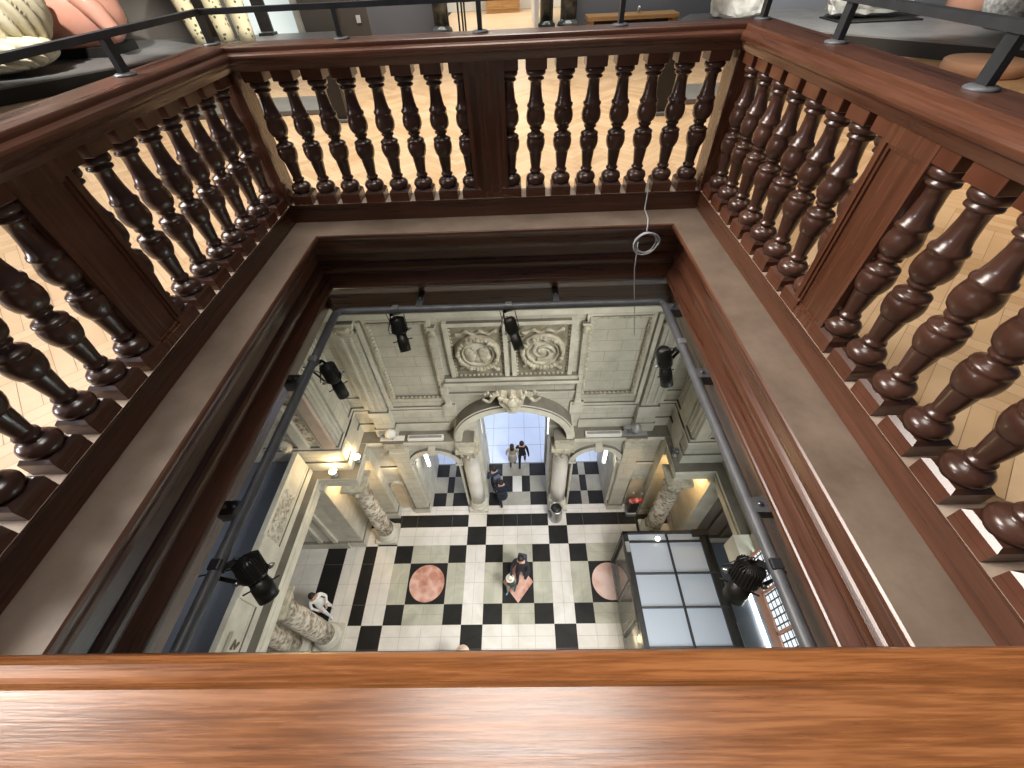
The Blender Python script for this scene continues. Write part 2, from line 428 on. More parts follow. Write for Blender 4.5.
# steel guard rail on top of the balustrade
gx0, gx1, gy = XL-.035, XR+.035, YB+.035
gr = thing('guard_rail', u(CXU, YB, -.31), 'thin dark steel guard rail on posts standing along the top of the mahogany rail', 'guard rail')
a = MB(); zr = -.186
def barseg(p, q, w, hgt, m):
    p, q = Vector(p), Vector(q); t = (q-p).normalized(); s = t.cross(Vector((0, 0, 1))).normalized()*w/2; up = Vector((0, 0, hgt/2))
    a.hexa([p-s-up, p+s-up, q+s-up, q-s-up], [p-s+up, p+s+up, q+s+up, q-s+up], m)
barseg(u(gx0, -.12, zr), u(gx0, gy, zr), .045, .026, STEEL)
barseg(u(gx0-.02, gy, zr), u(gx1+.02, gy, zr), .045, .026, STEEL)
barseg(u(gx1, gy, zr), u(gx1, -.12, zr), .045, .026, STEEL)
a.build('rail_bar', gr)
posts = [(gx0, y) for y in (2.69-.02, 1.985, 1.285, .585)] + [(x, gy) for x in (-.86, -.165, .525)] + [(gx1, y) for y in (2.65, 1.985, 1.285, .585)] + [(-.152, -.0465)]
for x, y in posts:
    a = MB()
    near = y < 0
    if not near: a.box(u(x-.011, y-.02, -.305), u(x+.011, y+.02, zr), STEEL)
    else: a.lathe([(.001, -.305*S), (.012, -.305*S), (.012, -.29*S), (.001, -.29*S)], u(x, y-.02, 0), STEEL, 12)
    p = a.build('post', gr)
    a = MB(); a.lathe([(.040*S, -.311*S), (.040*S, -.306*S), (.034*S, -.302*S), (.020*S, -.300*S)], u(x, y, 0), CHROME if near else PIPEM, 24); a.build('base_disc', p)

# gallery floor: herringbone oak with the square well cut out
fb = MB(); Wp, n_ = .085, 5
hx0, hx1, hy0, hy1 = S*(XL-.06), S*(XR+.06), S*(YN-.06), S*(YB+.06); zf = ZC+S*ZF
ca, sa = math.cos(PI/4), math.sin(PI/4)
ring = [(-9.5, -1.2, hx0, 13.2), (hx1, -1.2, 7.5, 13.2), (hx0, hy1, hx1, 13.2)]
for x0, y0, x1, y1 in ring: fb.face([(x0, y0, zf-.004), (x1, y0, zf-.004), (x1, y1, zf-.004), (x0, y1, zf-.004)], OAKGAP)
rnd = random.Random(3)
for i in range(-150, 220):
    for j in range(-30, 30):
        for kind in (0, 1):
            if kind == 0: r = (i+n_*j, i-n_*j, n_, 1)
            else: r = (i+n_*j+n_, i-n_*j+1-n_, 1, n_)
            g = .014
            q = [(r[0]+g, r[1]+g), (r[0]+r[2]-g, r[1]+g), (r[0]+r[2]-g, r[1]+r[3]-g), (r[0]+g, r[1]+r[3]-g)]
            q = [(Wp*(x*ca-y*sa), Wp*(x*sa+y*ca)) for x, y in q]
            cx, cy = sum(p[0] for p in q)/4, sum(p[1] for p in q)/4
            if not (-9.3 < cx < 7.3 and -.9 < cy < 13.0): continue
            if cx < -3 and cy < 1.0 and cx < -7: continue
            if all(hx0 < p[0] < hx1 and hy0 < p[1] < hy1 for p in q): continue
            if any(hx0 < p[0] < hx1 and hy0 < p[1] < hy1 for p in q):
                q = [(min(max(p[0], -99), 99), p[1]) for p in q]
                ins = [p for p in q if hx0+.03 < p[0] < hx1-.03 and hy0+.03 < p[1] < hy1-.03]
                if ins: continue
            fb.face([(x, y, zf) for x, y in q], OAK[rnd.randrange(4)])
tag(fb.build('floor'), 'pale oak herringbone parquet of the upper gallery', None, None, 'structure')
# slab between the gallery floor and the hall ceiling
fb = MB(); zc0 = ZC+S*(-1.95)
for x0, y0, x1, y1 in [(-10.5, -1.5, hx0-.03, 13.2), (hx1+.03, -1.5, 7.8, 13.2), (hx0-.03, hy1+.03, hx1+.03, 13.2), (hx0-.03, -3, hx1+.03, hy0-.03)]:
    fb.box((x0, y0, zc0), (x1, y1, zf-.02), STONEP)
tag(fb.build('ceiling'), 'plain plastered ceiling of the hall round the opening', None, None, 'structure')
# ------------------------------------------------------------------ gallery surroundings
YW = 10.4                                              # back wall of the gallery
a = MB(); zt = 2.0
def wallx(x0, x1, z0, z1, m): a.box(u(x0, YW, z0), u(x1, YW+.35, z1), m)
wallx(-13, -5.35, ZF, zt, GWALL); wallx(-5.35, -4.05, .4, zt, GWALL); wallx(-4.05, -2.75, ZF, zt, GWALL)
wallx(-2.75, -1.30, ZF, zt, BWALL); wallx(-1.30, .95, .9, zt, BWALL); wallx(.95, 8.8, ZF, zt, BWALL)
tag(a.build('wall_back'), 'grey gallery wall with a doorway between dark columns', None, None, 'structure')
a = MB(); a.box(u(-13.4, -1, ZF), u(-13, YW+.35, zt), GWALL); tag(a.build('wall_left'), 'brown-grey gallery wall at the left', None, None, 'structure')
a = MB(); a.box(u(8.6, -1, ZF), u(8.9, YW+.35, zt), BWALL); tag(a.build('wall_right'), 'slate-grey gallery wall at the right', None, None, 'structure')
# room beyond the central doorway
a = MB(); a.box(u(-1.6, YW+.3, ZF-.03), u(1.6, YW+4, ZF-.004), OAK[1]); tag(a.build('floor'), 'pale floor of the room beyond the central doorway', None, None, 'structure')
a = MB(); a.box(u(-2.0, YW+4, ZF), u(2.0, YW+4.2, 1.8), WWALL); a.box(u(.42, YW+.35, ZF), u(.5, YW+2.2, 1.6), WWALL)
tag(a.build('wall_far'), 'white wall seen through the central doorway', None, None, 'structure')
t = tag(MB().box(u(-.66, YW+3.3, ZF), u(.17, YW+3.7, -.1), PINEW, bev=.01).build('cabinet', loc=u(-.25, YW+3.5, ZF)),
        'orange-brown wooden cabinet seen through the central doorway', 'cabinet')
a = MB(); a.box(u(-.61, YW+3.285, -1.18), u(-.26, YW+3.302, -.15), PINEW, bev=.006); a.build('door', t)
a = MB(); a.box(u(-.23, YW+3.285, -1.18), u(.12, YW+3.302, -.15), PINEW, bev=.006); a.build('door', t)
# door frame lines left of the doorway
a = MB()
for x in (-1.05, -.98, -.93): a.box(u(x, YW-.02, ZF), u(x+.025, YW+.1, 1.0), BLACKM)
a.box(u(-1.05, YW-.02, .92), u(-.9, YW+.1, 1.0), BLACKM)
tag(a.build('door_1', loc=u(-1, YW, ZF)), 'thin dark frame of the glass door left in the central doorway', None, None, 'structure')
def dcol(x, y, r, label):
    t = thing('marble_column', u(x, y, ZF), label, 'column', 'dark marble columns of the gallery doorway'); t['kind'] = 'thing'
    a = MB(); a.lathe([(r*S*1.0, .22), (r*S, 1.2), (r*S*.9, 3.4)], u(x, y, ZF), MARD, 24); a.build('shaft', t)
    a = MB(); k = r*1.3*S; p = u(x, y, ZF); a.box(p+Vector((-k, -k, 0)), p+Vector((k, k, .1)), MARD)
    a.lathe([(r*S*1.3, .10), (r*S*1.36, .14), (r*S*1.28, .18), (r*S*1.05, .20), (r*S*1.03, .23)], p, MARD, 24); a.build('base', t)
    a = MB(); a.lathe([(r*S*.9, 3.36), (r*S*1.0, 3.40), (r*S*.95, 3.45), (r*S*1.25, 3.62), (r*S*1.3, 3.7)], p, MARD, 24); a.build('capital', t)
dcol(-1.34, YW-.22, .14, 'dark marble column on the left side of the bright central doorway')
dcol(.62, YW-.22, .12, 'green-black marble column just right of the bright central doorway')
dcol(1.03, YW-.15, .15, 'black marble column standing furthest right of the doorway, beside the wooden bench')
# left lit doorway
a = MB(); a.box(u(-5.35, YW+.3, ZF), u(-4.05, YW+.34, .4), DOORLIT); tag(a.build('window_1'), 'pale green lit glass of the doorway behind the spotted legs', None, None, 'structure')
a = MB(); a.box(u(-4.13, YW-.06, ZF), u(-4.02, YW+.1, .5), STONEP); a.box(u(-5.45, YW-.06, ZF), u(-5.33, YW+.1, .5), STONEP); a.box(u(-5.45, YW-.06, .4), u(-4.02, YW+.1, .5), STONEP)
tag(a.build('door_2', loc=u(-4.7, YW, ZF)), 'pale frame round the lit doorway', None, None, 'structure')
def panel_box(name, lo, hi, m, label, cat, group=None):
    o = MB().box(lo, hi, m, bev=.008).build(name, loc=(Vector(lo)+Vector(hi))/2)
    return tag(o, label, cat, group)
# black monitor on a foot in front of the lit doorway
t = thing('monitor', u(-4.62, YW-.3, ZP), 'black upright screen standing in front of the lit doorway', 'monitor')
MB().box(u(-4.73, YW-.33, -1.02), u(-4.5, YW-.27, -.5), BLACKM, bev=.005).build('screen', t)
MB().box(u(-4.75, YW-.42, ZP), u(-4.48, YW-.2, -1.03), BLACKM, bev=.005).build('base', t)

# platforms
def platform(pts, label, z=ZP):
    c = sum((u(p[0], p[1], ZF) for p in pts), Vector())/len(pts)
    t = thing('display_platform', c, label, 'platform')
    a = MB(); a.prism([(p[0], p[1]) for p in pts], lambda p, q: u(p[0], p[1], q), ZF+.002, z-.02, PLATF); a.build('side_panel', t)
    g = [(p[0]+(p[0]-cc[0])*.004, p[1]+(p[1]-cc[1])*.004) for cc in [(sum(q[0] for q in pts)/len(pts), sum(q[1] for q in pts)/len(pts))] for p in pts]
    a = MB(); a.prism(g, lambda p, q: u(p[0], p[1], q), z-.02, z, PLAT); a.build('top_board', t)
platform([(-7.6, 5.15), (-6.65, 6.42), (-5.45, 8.05), (-3.9, 9.0), (-2.9, 8.7), (-3.4, 10.2), (-12, 10.2), (-12.5, 5.15)], 'charcoal platform carrying the pink, cream and spotted sculptures')
platform([(7.6, 4.1), (5.72, 6.18), (4.24, 7.9), (3.3, 8.5), (2.9, 9.5), (3.3, 10.2), (8.4, 10.2), (8.4, 4.1)], 'charcoal platform carrying the white rocks at the right')
# dark upright panels and low slabs seen between the far balusters
for x0, x1, y, lab, lab2, sx in ((-2.02, -1.76, 4.97, 'dark upright information panel seen between far balusters left of the middle pier', 'low grey floor slab seen between the leftmost far balusters', -1),
                              (1.32, 1.60, 4.75, 'dark upright information panel seen between far balusters right of the middle pier', 'low grey floor slab seen between the rightmost far balusters', 1)):
    t = thing('information_panel', u((x0+x1)/2, y, ZF), lab, 'information panel')
    MB().box(u(x0, y, ZF+.03), u(x1, y+.10, -.70), PLATF, bev=.006).build('board', t)
    MB().box(u(x0-.02, y-.04, ZF), u(x1+.02, y+.16, ZF+.03), PLAT, bev=.006).build('foot', t)
    xx = (x0-1.7, x0-.05) if sx < 0 else (x1+.05, x1+1.6)
    tag(MB().box(u(xx[0], y+.32, ZF), u(xx[1], y+.95, ZF+.05), PLAT, bev=.008).build('floor_plinth', loc=u(sum(xx)/2, y+.6, ZF)), lab2, 'plinth')

# pink rounded sculpture
t = thing('pink_sculpture', u(-7.05, 8.75, ZP), 'large glossy pink rounded figure sculpture on a dark plinth at the left', 'sculpture')
a = MB(); c = u(-7.08, 8.8, -.56)
a.sphere(c, 1, PINK, 4, (.93, .75, .60), fn=lambda p: Vector((p.x, p.y, p.z*(1+.25*p.x) + .10*math.sin(3*p.x))))
a.build('body', t)
a = MB()
a.tube([c+Vector((.25, -.34, .50)), c+Vector((.62, -.46, .36)), c+Vector((.86, -.44, .05)), c+Vector((.97, -.40, -.25)), c+Vector((1.02, -.40, -.36))], [.15, .19, .17, .13, .08], PINK, 16)
a.build('arm', t)
a = MB(); a.tube([c+Vector((-.85, -.25, .42)), c+Vector((-.62, -.46, .56)), c+Vector((-.36, -.52, .47))], [.17, .17, .10], PINK, 16); a.build('arm', t)
a = MB(); a.sphere(c+Vector((-.15, .1, .95)), .55, PINK, 3, (1.1, .9, 1)); a.build('head', t)
a = MB(); a.box(u(-7.65, 8.4, ZP), u(-6.55, 9.2, -.94), PLATF, bev=.01); a.build('plinth', t)
# cream bundle sculpture: twisted folds
def folds(name, c, sc, turns, parent, amp=.10, tilt=0):
    a = MB(); seg, rows = 132, 44; vs = []
    for r in range(rows+1):
        th = PI*r/rows; row = []
        for k in range(seg):
            ph = 2*PI*k/seg
            w = abs(math.sin(ph*turns/2 + 5.5*math.cos(th) + .5*math.sin(3*ph)))
            rr = 1 + amp*(w**.6 - .5)*math.sin(th)**.5
            p = Vector((math.sin(th)*math.cos(ph)*sc[0]*rr, math.sin(th)*math.sin(ph)*sc[1]*rr, math.cos(th)*sc[2]*rr))
            row.append(a.b.verts.new(c + Matrix.Rotation(tilt, 3, 'Y') @ p))
        vs.append(row)
    i = a.mi(CREAM)
    for r in range(rows):
        for k in range(seg):
            f = a.b.faces.new((vs[r][k], vs[r+1][k], vs[r+1][(k+1) % seg], vs[r][(k+1) % seg])); f.material_index = i; f.smooth = True
    bmesh.ops.remove_doubles(a.b, verts=a.b.verts, dist=1e-4)
    return a.build(name, parent)
t = thing('folded_sculpture', u(-7.0, 7.3, ZP), 'cream sculpture of twisted cloth-like folds at the far left', 'sculpture')
folds('upper_fold', u(-7.08, 7.5, -.27), (.74, .62, .66), 18, t, .24, .35)
folds('lower_fold', u(-6.98, 7.25, -.845), (.66, .5, .215), 14, t, .26, -.08)
# spotted legs
t = thing('spotted_sculpture', u(-5.1, 9.4, ZP), 'cream sculpture with dark spots standing on three thick legs', 'sculpture')
for x, y, dx in ((-5.52, 9.45, -.08), (-5.12, 9.55, .0), (-4.74, 9.5, .10)):
    a = MB(); a.tube([u(x, y, ZP), u(x-.01+dx*.2, y, -.9), u(x+dx*.5-.05, y+.02, -.5), u(x+dx*.5-.08, y+.05, -.1)], [.155, .155, .165, .19], SPOT, 18); a.build('leg', t)
a = MB(); a.sphere(u(-5.2, 9.55, .05), 1, SPOT, 3, (.85, .5, .45)); a.build('body', t)
# white rocks, granite ball and clay pieces at the right
def rock(c, sc, label, name='rock', seed=0, m=ROCK):
    rg = random.Random(seed); a = MB(); i = a.mi(m)
    g = bmesh.ops.create_cube(a.b, size=2); bmesh.ops.subdivide_edges(a.b, edges=a.b.edges[:], cuts=9, use_grid_fill=True)
    from mathutils import noise as N
    for v in a.b.verts:
        p = v.co; q = Vector((p.x*sc[0], p.y*sc[1], p.z*sc[2])); n = N.fractal(q*4.3+Vector((seed, 0, 0)), 1, 2, 5)
        rr = 1+.09*n; k = max(abs(p.x), abs(p.y), abs(p.z))
        rd = (p.length/1.73)**.35
        v.co = Vector(c) + q*rr/max(.82, rd)*.97
    for f in a.b.faces: f.material_index = i; f.smooth = False
    return tag(a.build(name, loc=c), label, 'rock')
rock(u(3.75, 9.3, -.685), (.42, .3, .385), 'pale rough rock on the platform, at the left end behind the rail corner', seed=3)
rock(u(5.55, 8.75, -.71), (.62, .3, .33), 'wide white rough rock between the posts of the right guard rail', seed=8)
t = tag(MB().box(u(5.0, 8.25, ZP), u(6.2, 8.95, ZP+.02), PLATF, bev=.005).build('tray', loc=u(5.5, 8.6, ZP)), 'thin dark tray under the wide white rock', 'tray')
a = MB(); a.sphere(u(6.55, 7.25, -.72), .42, GRAN, 3, (1, 1, 1)); tag(a.build('granite_ball', loc=u(6.55, 7.25, -1.07)), 'black and white speckled granite ball at the right edge', 'sculpture')
a = MB(); a.lathe([(.30, 0), (.42, .12), (.46, .40), (.36, .66), (.26, .74), (.28, .80), (.22, .80)], u(7.05, 8.5, ZP), TERRA, 28); tag(a.build('clay_pot', loc=u(7.05, 8.5, ZP)), 'terracotta pot on the right platform beside the granite ball', 'pot')
a = MB(); a.lathe([(.44, 0), (.47, .02), (.47, .13), (.44, .15), (.001, .15)], u(5.36, 5.85, ZF), PEACH, 32); tag(a.build('round_plinth', loc=u(5.36, 5.85, ZF)), 'low round peach clay plinth on the parquet outside the right rail', 'plinth')
# bench against the back wall
t = thing('bench', u(2.0, 9.95, ZF), 'light wooden bench against the slate wall right of the doorway', 'bench')
MB().box(u(1.33, 9.72, -1.06), u(2.95, 10.18, -1.0), PINEW, bev=.006).build('seat', t)
for x in (1.36, 2.84): MB().box(u(x, 9.74, ZF), u(x+.08, 10.16, -1.06), PINEW).build('leg', t)
MB().box(u(1.44, 10.0, -1.22), u(2.84, 10.05, -1.06), BLACKM).build('stretcher', t)
a = MB(); a.lathe([(.03, 0), (.05, .02), (.05, .09), (.02, .12)], u(2.28, 10.0, -1.0), CHROME, 12); tag(a.build('metal_knob', loc=u(2.28, 10.0, -1.0)), 'small metal knob on top of the wooden bench', 'knob')
# small wall socket
tag(MB().box(u(-2.98, YW-.02, -.99), u(-2.90, YW, -.88), WWALL, bev=.004).build('wall_socket', loc=u(-2.94, YW, -.93)), 'small white socket plate low on the grey wall above the far rail', 'socket')
# ------------------------------------------------------------------ steel pipe ring with spotlights, under the wooden lining
px0, px1, py0, py1, pz = -1.33, 1.012, -.10, 2.393, -1.78
t = thing('pipe_frame', u(CXU, py1, pz), 'grey steel pipe frame running round the opening below the mahogany lining', 'pipe frame')
def rounded(x0, x1, y0, y1, z, r=.045, n=5):
    out = []
    for cx, cy, a0 in ((x1-r, y1-r, 0), (x0+r, y1-r, 90), (x0+r, y0+r, 180), (x1-r, y0+r, 270)):
        for k in range(n+1):
            an = math.radians(a0+90*k/n); out.append(u(cx+r*math.cos(an), cy+r*math.sin(an), z))
    return out
a = MB(); a.tube(rounded(px0, px1, py0, py1, pz), .027*S, PIPEM, 14, True); a.build('pipe', t)
for x0, x1, y in ((-1.435, px0, .875), (-1.435, px0, 1.70), (px1, 1.118, .845), (px1, 1.118, 1.665), (px1, 1.118, 2.30)):
    a = MB(); a.box(u(x0, y-.036, pz+.008), u(x1, y+.036, pz+.028), PIPEM); a.box(u(x0, y-.036, pz-.04), u(x1, y-.028, pz+.008), PIPEM)
    for xx in (x0*.7+x1*.3, x0*.3+x1*.7): a.lathe([(.012, 0), (.012, .012), (.004, .016)], u(xx, y, pz+.028), CHROME, 10)
    a.build('bracket', t)
for x in (-.73, .255):
    a = MB(); a.box(u(x-.022, py1, pz+.008), u(x+.022, 2.575, pz+.028), PIPEM); a.box(u(x-.022, py1, pz-.03), u(x-.016, 2.575, pz+.008), PIPEM)
    a.lathe([(.012, 0), (.012, .012), (.004, .016)], u(x, 2.48, pz+.028), CHROME, 10); a.build('bracket', t)
def spotlight(A, B, hang, label, finned=True, scale=1.0):
    """theatre spotlight: finned housing at A, barrel to B, yoke up to the pipe point 'hang'"""
    A, B, hang = u(*A), u(*B), u(*hang); ax = (B-A).normalized(); L = (B-A).length
    t = thing('spotlight', hang, label, 'spotlight', 'spotlights clamped to the pipe frame')
    r = .062*S*scale
    a = MB(); a.lathe([(.001, -.02), (r*.5, -.02), (r*.86, .0), (r*.92, .02), (r*.92, L*.42), (r*.8, L*.46), (r*.66, L*.47)], A, BLACKM, 20, ax)
    hs = a.build('housing', t)
    if finned:
        a = MB(); e1 = ax.orthogonal().normalized(); e2 = ax.cross(e1)
        for k in range(26):
            an = 2*PI*k/26; d = math.cos(an)*e1+math.sin(an)*e2; w = (-math.sin(an)*e1+math.cos(an)*e2)*.0025
            p0, p1 = A+d*r*.30-ax*.030, A+d*r*1.0-ax*.012; q0, q1 = A+d*r*.88+ax*L*.40, A+d*r*1.01+ax*L*.40
            a.hexa([p0-w, p1-w, q1-w, q0-w], [p0+w, p1+w, q1+w, q0+w], BLACKM)
        a.build('cooling_fins', hs)
    a = MB(); a.lathe([(r*.70, L*.46), (r*.70, L*.60), (r*.78, L*.62), (r*.78, L), (r*.70, L), (r*.66, L*.97)], A, BLACKM, 20, ax); br = a.build('barrel', t)
    a = MB(); a.lathe([(.0005, L*.975), (r*.66, L*.975), (r*.66, L*.985), (.0005, L*.99)], A, LENS, 20, ax); a.build('lens', br)
    M = A + ax*L*.36
    side = ax.cross(Vector((0, 0, 1)))
    side = side.normalized() if side.length > .05 else Vector((1, 0, 0))
    a = MB()
    top = hang - Vector((0, 0, .02))
    for s in (-1, 1):
        p = M + side*s*r*1.08; q = top + side*s*r*.9 + Vector((0, 0, -.02))
        w = ax.cross(side).normalized()*.004; v = side*.003; k = ax*.016
        a.hexa([p-k-v, p+k-v, q+k-v, q-k-v], [p-k+v, p+k+v, q+k+v, q-k+v], BLACKM)
    p, q = top - side*r*.93 + Vector((0, 0, -.02)), top + side*r*.93 + Vector((0, 0, -.02)); k = side.cross(Vector((0, 0, 1)))*.018
    a.hexa([p-k, p+k, q+k, q-k], [v+Vector((0, 0, .006)) for v in (p-k, p+k, q+k, q-k)], BLACKM)
    a.build('yoke', t)
    for s in (-1, 1):
        MB().lathe([(.014, 0), (.016, .012), (.010, .022), (.006, .03)], M + side*s*r*1.1, CHROME, 10, side*s).build('tilt_knob', t)
        a = MB(); a.tube([M+ax*L*.3+side*s*r*.7, M+ax*L*.3+side*s*r*1.35], .005, BLACKM, 6); a.build('shutter_handle', t)
    a = MB(); a.box(hang+Vector((-.028, -.028, -.036)), hang+Vector((.028, .028, .036)), GALVN if not finned or scale < .95 else STEEL, bev=.006)
    a.build('clamp', t)
    a = MB(); a.tube([A-ax*.02, A-ax*.05+side*.04, A+side*.10+Vector((0, 0, -.10)), A+side*.06+Vector((0, 0, -.02)), hang+side*.09], .004, CABLED, 6); a.build('cord', t)
    return t
spotlight((-1.262, .665, -1.85), (-1.195, .560, -2.02), (px0, .62, pz), 'black finned spotlight hanging on the left pipe, nearest the viewer', True, .96)
spotlight((-1.269, 1.896, -1.85), (-1.237, 1.864, -2.10), (px0, 1.885, pz), 'black spotlight on the left pipe near the far corner', True, .82)
spotlight((-.905, 2.372, -1.85), (-.861, 2.25, -2.05), (-.90, py1, pz), 'black spotlight on the far pipe, left of the two, in front of the stone panel', True, .86)
spotlight((-.085, 2.335, -1.85), (-.019, 2.214, -2.03), (-.085, py1, pz), 'dark spotlight on the far pipe, in front of the two carved roundels', False, .80)
spotlight((.917, 1.966, -1.84), (.973, 1.87, -2.08), (px1, 1.95, pz), 'black spotlight with zinc clamp on the right pipe near the far corner', False, .86)
spotlight((.939, .600, -1.83), (.905, .535, -2.0), (px1, .59, pz), 'black finned spotlight on the right pipe above the glazed booth', True, .96)
# hanging data cable with a coil
t = thing('cable', u(.80, 2.56, -1.06), 'thin grey cable hanging in a coil from the far balustrade over the opening', 'cable')
a = MB(); a.tube([u(.795, 2.60, -1.03), u(.797, 2.572, -1.07), u(.80, 2.570, -1.19), u(.795, 2.45, -1.195), u(.775, 2.365, -1.20), u(.772, 2.355, -1.25)], .0045*S, CABLE, 6)
a.tube([u(.735, 2.36, -1.30), u(.752, 2.375, -1.50), u(.79, 2.39, -1.70), u(.81, 2.385, -1.80), u(.835, 2.38, -1.95), u(.85, 2.36, -2.05)], .0035*S, CABLE, 6); a.build('lead', t)
a = MB(); pts = []
for k in range(97):
    an = 2*PI*k/24; rr = .062+.006*math.sin(k*.45)+.004*(k//24); pts.append(u(.778+rr*math.cos(an), 2.345-.004*(k/24), -1.295+rr*.95*math.sin(an)))
a.tube(pts, .0042*S, CABLE, 6); a.build('coil', t)
# ------------------------------------------------------------------ the hall below
def bx(a, x0, x1, y0, y1, z0, z1, m, top=None, bev=0): a.box(h(x0, y0, z0), h(x1, y1, z1), m, top, bev)
def mir(side):
    return (lambda x: x) if side == 'left' else (lambda x: 2*XC-x)
def fy(p, t): return h(p[0], t, p[1])          # outline in x, z extruded along y
# floor: one mesh, cells by colour
XO = [0, .0355, .0775, .124, .1655, .2545, .2955, .3425, .3725, .4175, .4645, .60]
YL = [-.13, -.05, .043, .084, .132, .173, .218, .259, .348, .390, .436, .468, .492]
XF = -.0225
fb = MB()
def cell(x0, x1, y0, y1, m, nx=1, ny=1, z=1.0):
    g = .00022
    for i in range(nx):
        for j in range(ny):
            q0, q1 = x0+(x1-x0)*i/nx+g, x0+(x1-x0)*(i+1)/nx-g; r0, r1 = y0+(y1-y0)*j/ny+g, y0+(y1-y0)*(j+1)/ny-g
            fb.face([h(q0, r0, z), h(q1, r0, z), h(q1, r1, z), h(q0, r1, z)], m)
rowk = ['t', 'c', 'x', 'g', 'x', 'b', 'x', 'g', 'x', 'b', 's', 'p']
rowk = {0: 'b', 1: 'x', 2: 'x', 3: 'x', 4: 'x', 5: 'b', 6: 'x', 7: 'g', 8: 'x', 9: 'b', 10: 's', 11: 'p'}
rowk[2] = 'g'; rowk[1] = 'x'; rowk[3] = 'x'; rowk[4] = 'b'
for r in range(len(YL)-1):
    y0, y1 = YL[r], YL[r+1]; k = rowk[r]
    for c in range(len(XO)-1):
        for sg in (-1, 1):
            x0, x1 = sorted((XF+sg*XO[c], XF+sg*XO[c+1]))
            m = TW
            if k == 'b': m = TK if c in (2, 6) else TW
            elif k == 'x': m = TK if c in (1, 3, 5) else (TG if c in (0, 4) else TW)
            elif k == 'g': m = TG if c in (1, 3, 5) else (TK if c in (0, 4) else TW)
            elif k == 's': m = TW if c in (2,) else TK
            if c in (7, 9) and .2 < (y0+y1)/2 < .39: m = TK
            if c == 9 and (y0+y1)/2 < .2: m = TW
            if c == 10 and k in 'bxg': m = TW
            lane = c in (2, 6, 8)
            if m is TW: nx, ny = (2, max(1, round((y1-y0)/.052))) if (lane and k not in 'bsp') else (max(1, round((x1-x0)/.052)), 2 if k in 'bp' else 1)
            elif m is TG: nx, ny = (2, 2) if c in (1, 3, 5, 4) else (1, 2)
            else: nx, ny = 1, 1
            if c == 10 and sg > 0 and (y0+y1)/2 < .39: m = TREFL
            if c == 10: nx, ny = max(1, round((x1-x0)/.05)), max(1, round((y1-y0)/.05))
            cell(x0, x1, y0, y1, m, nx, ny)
def inlay(cx, cy, rx, ry, n, m):
    fb.face([h(cx+rx*math.cos(2*PI*k/n), cy+ry*math.sin(2*PI*k/n), .9998) for k in range(n)], m)
for sg in (-1, 1): inlay(XF+sg*.210, .3035, .0405, .0405, 48, TP if sg < 0 else TPL)
inlay(XF, .3035, .0350, .0440, 4, TP)
# vestibule behind the columns
V = [(.492, .530, [(-.1, -.062, TK), (-.062, .0125, TY), (.0125, .057, TK)]),
     (.530, .578, [(-.1, -.061, TY), (-.061, -.034, TK), (-.034, -.009, TW), (-.009, .013, TK), (.013, .057, TY)]),
     (.578, .617, [(-.1, -.062, TK), (-.062, .0125, TY), (.0125, .057, TK)])]
for y0, y1, cs in V:
    for x0, x1, m in cs: cell(x0, x1, y0, y1, m)
    A, B = (TK, TY) if y0 != .530 else (TY, TK)
    for sg in (-1, 1):
        for q0, q1, m in ((.125, .169, A), (.169, .187, B), (.187, .232, A)):
            x0, x1 = sorted((XF+sg*q0, XF+sg*q1)); cell(x0, x1, y0, y1, m)
for x0, x1 in ((-.52, -.2545), (-.1475, -.1), (.057, .1025), (.2095, .48)): cell(x0, x1, .492, .617, TW)
tag(fb.build('floor'), 'black, white and green marble floor of the hall with pink inlays', None, None, 'structure')
a = MB(); a.box(h(-.7, .617, 1.012), h(.66, 1.15, 1.0012), GROUT)
for i in range(-9, 10):
    for j in range(8): a.box(h(-.022+.046*i-.0226, .6185+.062*j, 1.003), h(-.022+.046*i+.0226, .6182+.062*(j+1)-.0008, 1.0008), TB)
tag(a.build('floor'), 'bright bluish-white paving beyond the entrance arches', None, None, 'structure')
a = MB(); a.box(h(-.75, -.14, 1.02), h(.75, .62, 1.0004), GROUT); tag(a.build('floor'), 'bedding under the hall floor', None, None, 'structure')

